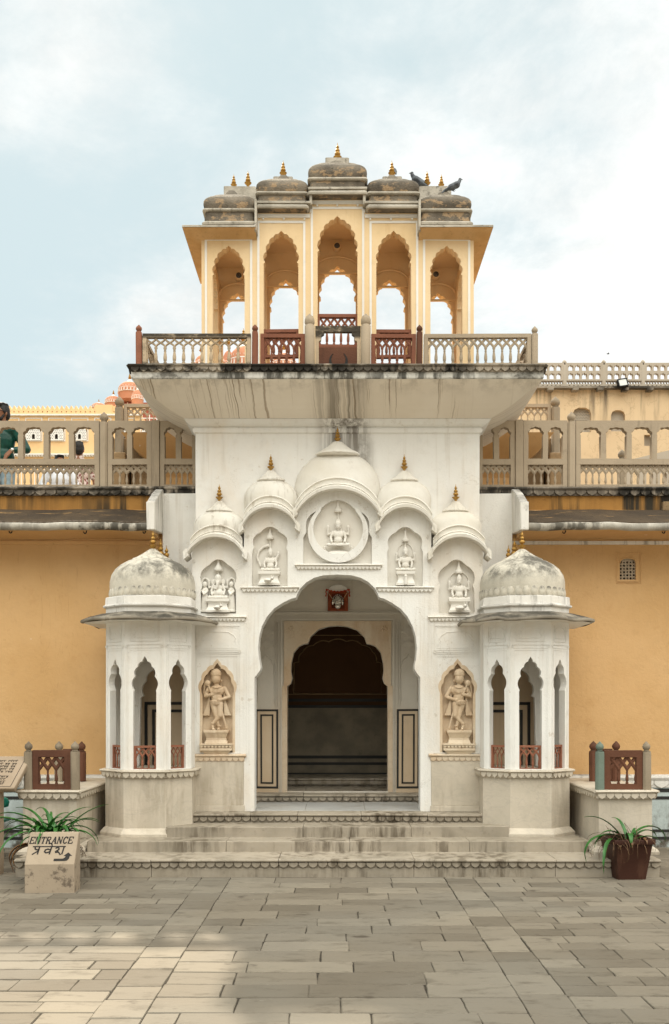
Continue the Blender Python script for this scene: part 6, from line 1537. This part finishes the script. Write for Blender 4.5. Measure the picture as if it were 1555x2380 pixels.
def figure(t, x, y, z, H, face, shirt, trouser, arms, sleeves='long', beard=False, glasses=False, hair='short', legs=None, head_turn=0, wide=1.0):
    k = H/1.72
    m = Matrix.Translation((x, y, z)) @ Matrix.Rotation(face, 4, 'Z') @ Matrix.Diagonal((k*wide, k*wide, k, 1))
    hm = m @ Matrix.Translation((0,0,1.60)) @ Matrix.Rotation(head_turn, 4, 'Z')
    vx = .011
    b = MB(); b.M = hm                                             # continuous skin: head, neck, trunk, limbs, hands
    b.ell((0,.005,.015), (.074,.095,.105), 16); b.ell((0,-.030,-.045), (.058,.062,.068), 14); b.cap((0,-.083,-.078), (0,-.078,-.082), .026)
    b.cap((0,-.092,.012), (0,-.112,-.022), .011, .016, 8); b.ell((0,-.088,.035), (.05,.012,.012), 8)
    for s in (-1, 1): b.ell((s*.077,.012,-.005), (.010,.02,.032), 8); b.ell((s*.036,-.072,-.02), (.024,.018,.022), 8); b.cap((0,-.093,-.052), (s*.02,-.086,-.050), .007)
    b.M = m; b.cap((0,.018,1.40), (0,.006,1.54), .062, .055)
    b.cap((-.11,.01,1.37), (.11,.01,1.37), .07); b.ell((0,.01,1.22), (.15,.095,.20), 14); b.ell((0,.01,1.0), (.14,.09,.14), 14); b.ell((0,.015,.90), (.155,.10,.11), 14)
    lg = legs or [((-.085,.01,.88),(-.095,-.01,.48),(-.10,.03,.07)), ((.085,.01,.88),(.10,-.01,.48),(.11,.03,.07))]
    for hp, kn, an in lg:
        b.cap(hp, kn, .082, .056); b.cap(kn, an, .055, .036); b.cap((an[0], an[1]+.02, .045), (an[0], an[1]-.13, .04), .042, .036)
    for s, (el, wr, hd, cu, spx) in zip((-1, 1), arms):
        sh_ = (s*.185, .015, 1.385); b.cap(sh_, el, .052, .040); b.cap(el, wr, .039, .027); hand(b, wr, hd, cu, .01, spx, -s)
    b.build('body', M['skin'], t, voxel=vx)
    b = MB(); b.M = m                                              # shirt
    b.cap((-.13,.012,1.375), (.13,.012,1.375), .085); b.ell((0,.012,1.24), (.178,.118,.205), 16); b.cap((0,.012,1.10), (0,.012,.90), .155, .165, 16) if False else b.ell((0,.012,1.02), (.168,.115,.20), 16)
    b.ell((0,.014,.90), (.172,.122,.085), 16)
    for s, (el, wr, hd, cu, spx) in zip((-1, 1), arms):
        e = Vector(el); w_ = Vector(wr); S = Vector((s*.185,.015,1.385))
        if sleeves == 'long': b.cap(S, e, .068, .057); b.cap(e, e.lerp(w_, .86), .055, .042)
        else: b.cap(S, S.lerp(e, .75), .070, .064)
    b.cap((-.045,.03,1.475), (.045,.03,1.475), .038); b.cap((-.05,-.025,1.455), (.05,-.025,1.455), .022)
    b.build('shirt', M[shirt], t, voxel=vx)
    if shirt == 'shirt_green':
        b = MB(); b.M = m
        for q in range(6): b.ell((.012+.003*q, -.112-.012*math.sin(q*.9)+ (.018 if q in (0,) else 0), 1.385-.085*q), (.010,.010,.010), 8)
        b.build('buttons', M['white_cloth'], t, smooth=60)
        b = MB(); b.M = m; w_ = Vector(arms[1][1]); e = Vector(arms[1][0]); c = w_.lerp(e, .10)
        b.tube([tuple(c+(w_-e).normalized()*v) for v in (-.012, .012)], [.038,.038], 12); b.ell(tuple(c+Vector((.01,-.036,0))), (.022,.012,.022), 10); b.build('wristwatch', M['silver'], t, smooth=40)
    b = MB(); b.M = m                                              # trousers
    b.ell((0,.012,.89), (.165,.112,.10), 14)
    for hp, kn, an in lg: b.cap(hp, kn, .096, .072); b.cap(kn, (an[0], an[1], .10), .071, .060)
    b.build('trousers', M[trouser], t, voxel=vx)
    b = MB(); b.M = m
    for hp, kn, an in lg: b.cap((an[0], an[1]+.025, .045), (an[0], an[1]-.15, .040), .047, .042)
    b.build('shoes', M['dark_cloth'], t, voxel=vx)
    b = MB(); b.M = hm                                             # hair
    b.ell((0,.020,.045), (.083,.098,.098), 16); b.ell((0,.055,-.005), (.078,.062,.085), 14); b.ell((0,-.055,.103), (.066,.045,.034), 12); 
    for s in (-1, 1): b.ell((s*.072,.0,.02), (.014,.035,.045), 8)
    for q in range(14):
        a = q*.45; b.ell((.045*math.cos(a), .015+.055*math.sin(a), .116+.006*math.sin(q*2.1)), (.030,.034,.018), 8)
    b.build('hair', M['hair'], t, voxel=.009)
    if beard:
        b = MB(); b.M = hm; b.ell((0,-.055,-.092), (.052,.045,.030), 12); b.cap((-.025,-.096,-.042), (.025,-.096,-.042), .010)
        for s in (-1, 1): b.cap((s*.062,-.012,-.03), (s*.045,-.045,-.085), .016, .022)
        b.build('beard', M['hair'], t, voxel=.008)
    if glasses:
        b = MB(); b.M = hm
        for s in (-1, 1): b.ell((s*.036,-.099,.008), (.030,.010,.023), 12); b.cap((s*.064,-.09,.014), (s*.080,.0,.012), .005)
        b.cap((-.01,-.103,.014), (.01,-.103,.014), .005); b.build('sunglasses', M['lens'], t, smooth=60)
d = 12.9; p = thing('person', 'bearded man in dark green satin shirt and sunglasses, one hand at his hip', 'person', (X(4,d), d, ZTER-.03), 'people on the left terrace')
figure(p, X(4,d), d, ZTER-.03, Z(939.5,d)-(ZTER-.03), R(-8), 'shirt_green', 'jeans',
       [((-.26,.03,1.10),(-.24,-.10,.88),(.05,-.3,-1),(.2,-.6,-.5),(0,1,0)), ((.325,.04,1.13),(.20,-.13,1.075),(-.55,-.25,-.75),(-.4,.5,-.6),(.7,-.5,-.5))], beard=True, glasses=True, head_turn=R(-24))
d = 14.0; p = thing('person', 'boy with black hair in a flower-print shirt, seen from behind through the railing arch', 'person', (X(184,d), d, ZTER-.03), 'people on the left terrace')
figure(p, X(184,d), d, ZTER-.03, Z(1029,d)-(ZTER-.03), R(184), 'floral', 'dark_cloth',
       [((-.25,.0,1.10),(-.25,-.06,.85),(0,-.1,-1),(.3,0,-.5),(0,1,0)), ((.25,.0,1.10),(.25,-.06,.85),(0,-.1,-1),(-.3,0,-.5),(0,1,0))], sleeves='short', head_turn=R(6))
d = 13.35; p = thing('person', 'small child in white cotton, only the black hair showing above the balusters', 'person', (X(139,d), d, ZTER-.03), 'people on the left terrace')
figure(p, X(139,d), d, ZTER-.03, Z(1059,d)-(ZTER-.03), R(20), 'white_cloth', 'white_cloth',
       [((-.27,.0,1.12),(-.22,-.16,.92),(.4,-.5,-.6),(.3,.3,-.6),(0,.6,.6)), ((.27,.0,1.12),(.23,-.14,.92),(-.3,-.5,-.6),(-.3,.3,-.6),(0,.6,.6))], wide=1.22, head_turn=R(10))

# ---------------------------------------------------------------- far yellow palace range on the left
d = 40.0; XX = lambda q: X(q, d); ZZ = lambda q: Z(q, d)
fb = thing('palace_range', 'far yellow palace range with a pointed scalloped parapet and white lattice windows', 'building', (XX(120), d, 0))
x0, x1 = XX(-160), XX(330); per = 11.05*d/FP
b = MB(); b.box(x0, x1, d, d+3, 0, ZZ(965)); b.build('wall', M['far_yellow'], fb, smooth=0)
b = MB(); lo = [(x0, ZZ(966))]; hs = []; x = x0
while x < x1-per*.5:
    lo += [(x+per*.04, ZZ(952.5)), (x+per*.22, ZZ(948)), (x+per*.5, ZZ(942)), (x+per*.78, ZZ(948)), (x+per*.96, ZZ(952.5))]
    cx, cz, r = x+per*.5, ZZ(957), per*.17; h = []
    for q in range(8): a = R(45*q); rr_ = r if q % 2 == 0 else r*.62; h.append((cx+rr_*math.cos(a), cz+rr_*math.sin(a)*1.1))
    hs.append(h); x += per
lo.append((x, ZZ(966))); b.prism(lo, d-.02, d+.25, hs); b.build('parapet', M['far_yellow'], fb, smooth=0)
b = MB(); b.box(x0, x1, d-.12, d+.01, ZZ(966.5), ZZ(963.5)); b.box(x0, x1, d-.15, d+.01, ZZ(1058.5), ZZ(1055.5))
n = int((x1-x0)/.12); 
for i in range(n): b.box(x0+.12*i, x0+.12*i+.075, d-.12, d+.0, ZZ(1061.5), ZZ(1058.4))
b.build('cornice', M['pav_line'], fb, smooth=0)
for i in range(-1, 6):
    cx = XX(79.3+53.4*i); px = 79.3+53.4*i; w_ = 16.4*d/FP
    b = MB(); zb, zs, za = ZZ(1024), ZZ(1006), ZZ(994.5)
    lo = [(cx-w_, zb), (cx-w_, zs), (cx-w_*.85, ZZ(999.5)), (cx-w_*.5, ZZ(995.8)), (cx, za), (cx+w_*.5, ZZ(995.8)), (cx+w_*.85, ZZ(999.5)), (cx+w_, zs), (cx+w_, zb)]
    hs = []; pz = 3.6*d/FP
    for r_ in range(8):
        for c_ in range(7):
            hx = cx+(c_-3)*w_*.27+(w_*.13 if r_ % 2 else 0); hz = zb+.06+r_*pz
            if hz > ZZ(997.5) or abs(hx-cx) > w_*.86: continue
            if abs(hx-cx) < w_*.36 and hz < ZZ(1007.5): continue
            hs.append([(hx-w_*.085, hz), (hx-w_*.085, hz+pz*.42), (hx+w_*.085, hz+pz*.42), (hx+w_*.085, hz)])
    ww, wz0, wz1 = w_*.22, ZZ(1021.5), ZZ(1012); hs.append([(cx-ww, wz0), (cx-ww, wz1), (cx-ww*.6, ZZ(1010)), (cx, ZZ(1009)), (cx+ww*.6, ZZ(1010)), (cx+ww, wz1), (cx+ww, wz0)])
    b.prism(lo, d-.09, d-.04, hs); o = b.build('window', M['pav_line'], fb, smooth=0)
    b = MB(); b.box(cx-w_*.96, cx+w_*.96, d-.035, d-.005, zb+.01, ZZ(998)); b.build('dark_backing', M['dark'], o, smooth=0)
    b = MB(); rect_frame(b, cx-w_*1.2, cx+w_*1.2, ZZ(1025.5), ZZ(971), d-.03, d+.01, .032); b.build('frame', M['pav_line'], o, smooth=0)
for i in range(-1, 7):
    b = MB(); cx = XX(66+40*i); rect_frame(b, cx-.30, cx+.30, ZZ(1190), ZZ(1076), d-.04, d+.01, .03); b.build('lower_frame', M['pav_line'], fb, smooth=0)
b = MB(); b.box(XX(222), XX(262), d-.05, d+3, ZZ(965), ZZ(941)); b.build('roof_block', M['far_yellow'], fb, smooth=0)
# ---------------------------------------------------------------- pink domed palace behind
d = 46.0
pk = thing('domed_palace', 'terracotta pink palace front with ribbed domes and gilt finials, rising behind the gate', 'building', (X(400,d), d+2, 0))
b = MB(); b.box(X(255,d), X(640,d), d, d+5, 0, Z(935,d)); b.box(X(400,d), X(640,d), d+.5, d+5, 0, Z(850,d)); b.build('wall', M['pinkred'], pk, smooth=0)
b = MB()
for q in (948, 985, 1030, 1045, 1090, 1115): b.box(X(255,d), X(640,d), d-.06, d+.02, Z(q+2.5,d), Z(q,d))
for i in range(22): b.box(X(262+17*i,d), X(264+17*i,d), d-.04, d+.02, Z(1200,d), Z(935,d))
b.build('white_band', M['pav_line'], pk, smooth=0)
def pdome(px, pytop, pybase, hw, dd=0):
    dq = d+dd; x = X(px,dq); zt, zb = Z(pytop,dq), Z(pybase,dq); r = hw*dq/FP; h = zt-zb; b = MB()
    b.lathe([(r*.97,-.6*h),(r*.97,0),(r*1.0,h*.2),(r*.97,h*.45),(r*.84,h*.68),(r*.6,h*.86),(r*.3,h*.97),(.05,h)], (x, dq, zb), 24); o = b.build('dome', M['pink'], pk, smooth=40)
    b = MB(); b.lathe([(r*.30,h*.96),(r*.22,h*1.03),(r*.10,h*1.2),(.03,h*1.24)], (x, dq, zb), 16)
    for k_ in (0.02, .33): b.lathe([(r*1.03*(1-k_*.15),h*k_),(r*1.05*(1-k_*.15),h*(k_+.02)),(r*1.03*(1-k_*.15),h*(k_+.045))], (x, dq, zb), 24)
    for q in range(12):
        a = -math.pi*q/11; pts = [(x+r*1.02*math.cos(a+u)*(1-.10*c), dq+r*1.02*math.sin(a+u)*(1-.10*c), zb+h*(.08+.46*c)) for u, c in ((-.13,0),(-.10,.5),(0,1),(.10,.5),(.13,0))]
        b.tube(pts, r*.022, 5)
    b.build('white_rib', M['pav_line'], pk, smooth=40)
    finial(pk, x, dq, zb+h*1.2, zb+h*1.2+h*.62, .75)
pdome(302, 888, 916, 27); pdome(264, 921, 940, 20); pdome(230, 937, 950, 17, 2); pdome(320, 906, 930, 14, -3); pdome(278, 930, 945, 9, -3)
for px, pt_, pb_, hw in ((495,838,862,48),(531,815,858,14),(566,806,860,34),(468,826,860,16),(608,818,858,16),(660,822,860,30)): pdome(px, pt_, pb_, hw, 1)

# ---------------------------------------------------------------- right back building with pierced roof railing
d = 18.0; XX = lambda q: X(q, d); ZZ = lambda q: Z(q, d)
rb_ = thing('stained_building', 'cracked tan building with black rain streaks and lattice windows, behind the right terrace', 'building', (XX(1450), d, 0))
x0, x1 = XX(1190), XX(1900)
wins = [(1331,1374,947,1004),(1420,1452.5,953,1002)]
hs = []
for a, c, q0, q1 in wins:
    xa, xb, zb, zt = XX(a), XX(c), ZZ(q1), ZZ(q0); r = (xb-xa)*.32
    hs.append([(xa, zb), (xa, zt-r), (xa+r*.3, zt-r*.35), (xa+r, zt), (xb-r, zt), (xb-r*.3, zt-r*.35), (xb, zt-r), (xb, zb)])
hs.append([(XX(1497), ZZ(1036)), (XX(1497), ZZ(1010)), (XX(1513), ZZ(1010)), (XX(1513), ZZ(1036))])
b = MB(); b.prism([(x0, 0), (x0, ZZ(905)), (x1, ZZ(905)), (x1, 0)], d, d+.4, hs); b.box(x0, x1, d+.4, d+5, ZZ(905)-.2, ZZ(905)-.001); b.build('wall', M['far_tan'], rb_, smooth=0)
for h in hs:
    xa, xb = min(p_[0] for p_ in h), max(p_[0] for p_ in h); zb, zt = min(p_[1] for p_ in h), max(p_[1] for p_ in h)
    b = MB(); cells = []; nx = 7; cw = (xb-xa)/nx; nz = int((zt-zb)/(cw*.55))
    for j in range(nz):
        for i in range(nx):
            ox_ = cw*.5 if j % 2 else 0; a = xa+cw*i+ox_+cw*.14; c = a+cw*.70; z_ = zb+(zt-zb)/nz*j
            if c < xb-.01 and not (z_ > zt-(xb-xa)*.3 and (i in (0, nx-1))): cells.append([(a, z_+.012), (a, z_+(zt-zb)/nz*.72), (c, z_+(zt-zb)/nz*.72), (c, z_+.012)])
    b.prism([(p_[0], p_[1]) for p_ in h], d+.08, d+.13, cells); o = b.build('lattice_window', M['far_stone'], rb_, smooth=0)
    b = MB(); b.box(xa-.05, xb+.05, d+.45, d+.5, zb-.05, zt+.05); b.build('dark_backing', M['dark'], o, smooth=0)
b = MB(); b.box(x0, x1, d-.12, d+.3, ZZ(906), ZZ(901.5))
for i in range(9): b.loft([rrect(XX(1276+57.5*i)-.06, XX(1276+57.5*i)+.06, d-.16, d+.0, z_, .02) for z_ in (ZZ(912), ZZ(906))])
b.build('cornice', M['ledge_dark'], rb_, smooth=0)
rr_ = thing('roof_railing', 'pierced double-arcaded stone railing along the roof of the tan building', 'railing', (XX(1450), d, ZZ(902)))
for i in range(-1, 5):
    p0, p1 = 1311.5+91*(i-1)+6, 1311.5+91*i-6; xa, xb = XX(p0), XX(p1); w_ = xb-xa
    b = MB(); hs = []; cw = w_/5
    for z0_, z1_, za in ((ZZ(882.5), ZZ(874), ZZ(867.5)), (ZZ(863), ZZ(855), ZZ(848.5))):
        for k_ in range(5):
            a, c = xa+cw*k_+cw*.14, xa+cw*(k_+1)-cw*.14
            hs.append([(a, z0_), (a, z1_), (a+cw*.06, (z1_+za)/2+.01), (a+cw*.2, za-.03), ((a+c)/2, za), (c-cw*.2, za-.03), (c-cw*.06, (z1_+za)/2+.01), (c, z1_), (c, z0_)])
    b.prism([(xa-.06, ZZ(886)), (xa-.06, ZZ(844.5)), (xb+.06, ZZ(844.5)), (xb+.06, ZZ(886))], d-.04, d+.04, hs)
    b.box(xa-.06, xb+.06, d-.04, d+.04, ZZ(902), ZZ(900)); 
    nn = 14; c_ = (w_+.1)/nn
    for q in range(nn):
        xq = xa-.05+c_*q
        for sg in (0, 1): b.tube([(xq+c_*sg, d, ZZ(894.5)), (xq+c_*(1-sg), d, ZZ(886))], .011, 4)
    b.box(xa-.06, xb+.06, d-.035, d+.035, ZZ(896), ZZ(894.3))
    for q in range(9): b.lathe([(.05,ZZ(900)),(.05,ZZ(896))], (xa+w_/8*q, d, 0), 6)
    b.build('railing_panel', M['far_stone'], rr_, smooth=0)
    b = MB(); post(b, XX(1311.5+91*i), d, ZZ(902), ZZ(835.5), .085, ball=.045); b.build('post', M['far_stone'], rr_, smooth=35)
fl_ = thing('floodlight', 'small black floodlight with a glass front at the foot of the roof railing', 'floodlight', (XX(1441), d-.2, ZZ(903)))
m = Matrix.Translation((XX(1441), d-.18, ZZ(896.5))) @ Matrix.Rotation(R(-14), 4, 'X') @ Matrix.Rotation(R(-10), 4, 'Y'); hw, hh = .095, .085
b = MB(); b.M = m; b.box(-hw, hw, 0, .07, -hh, hh); rect_frame(b, -hw, hw, -hh, hh, -.02, -.001, .02); b.M = Matrix.Identity(4); b.box(XX(1441)-.012, XX(1441)+.012, d-.17, d-.12, ZZ(906), ZZ(900)); b.build('housing', M['iron'], fl_, smooth=0, bevel=.006)
b = MB(); b.M = m; b.box(-hw+.021, hw-.021, -.010, -.001, -hh+.021, hh-.021); b.build('glass', M['lampglass'], fl_, smooth=0)
# ramp behind the right terrace railing
d = 14.2
rw = thing('ramp_wall', 'grey sloping ramp parapet with a round-topped post behind the right terrace railing', 'wall', (X(1500,d), d, ZTER-.03))
b = MB(); b.prism([(X(1448,d), ZTER-.03), (X(1448,d), Z(1072,d)), (X(1580,d), Z(1040,d)), (X(1700,d), Z(1010,d)), (X(1700,d), ZTER-.03)], d, d+.12, [[(X(c-8,d), Z(1126,d)), (X(c-8,d), Z(1102,d)), (X(c,d), Z(1090,d)), (X(c+8,d), Z(1102,d)), (X(c+8,d), Z(1126,d))] for c in (1478, 1510, 1542)]); b.build('parapet', M['far_stone'], rw, smooth=0)
b = MB(); post(b, X(1445,13.6), 13.6, ZTER-.03, Z(1044,13.6), .12, ball=.06); b.build('post', M['greystone'], rw, smooth=35)
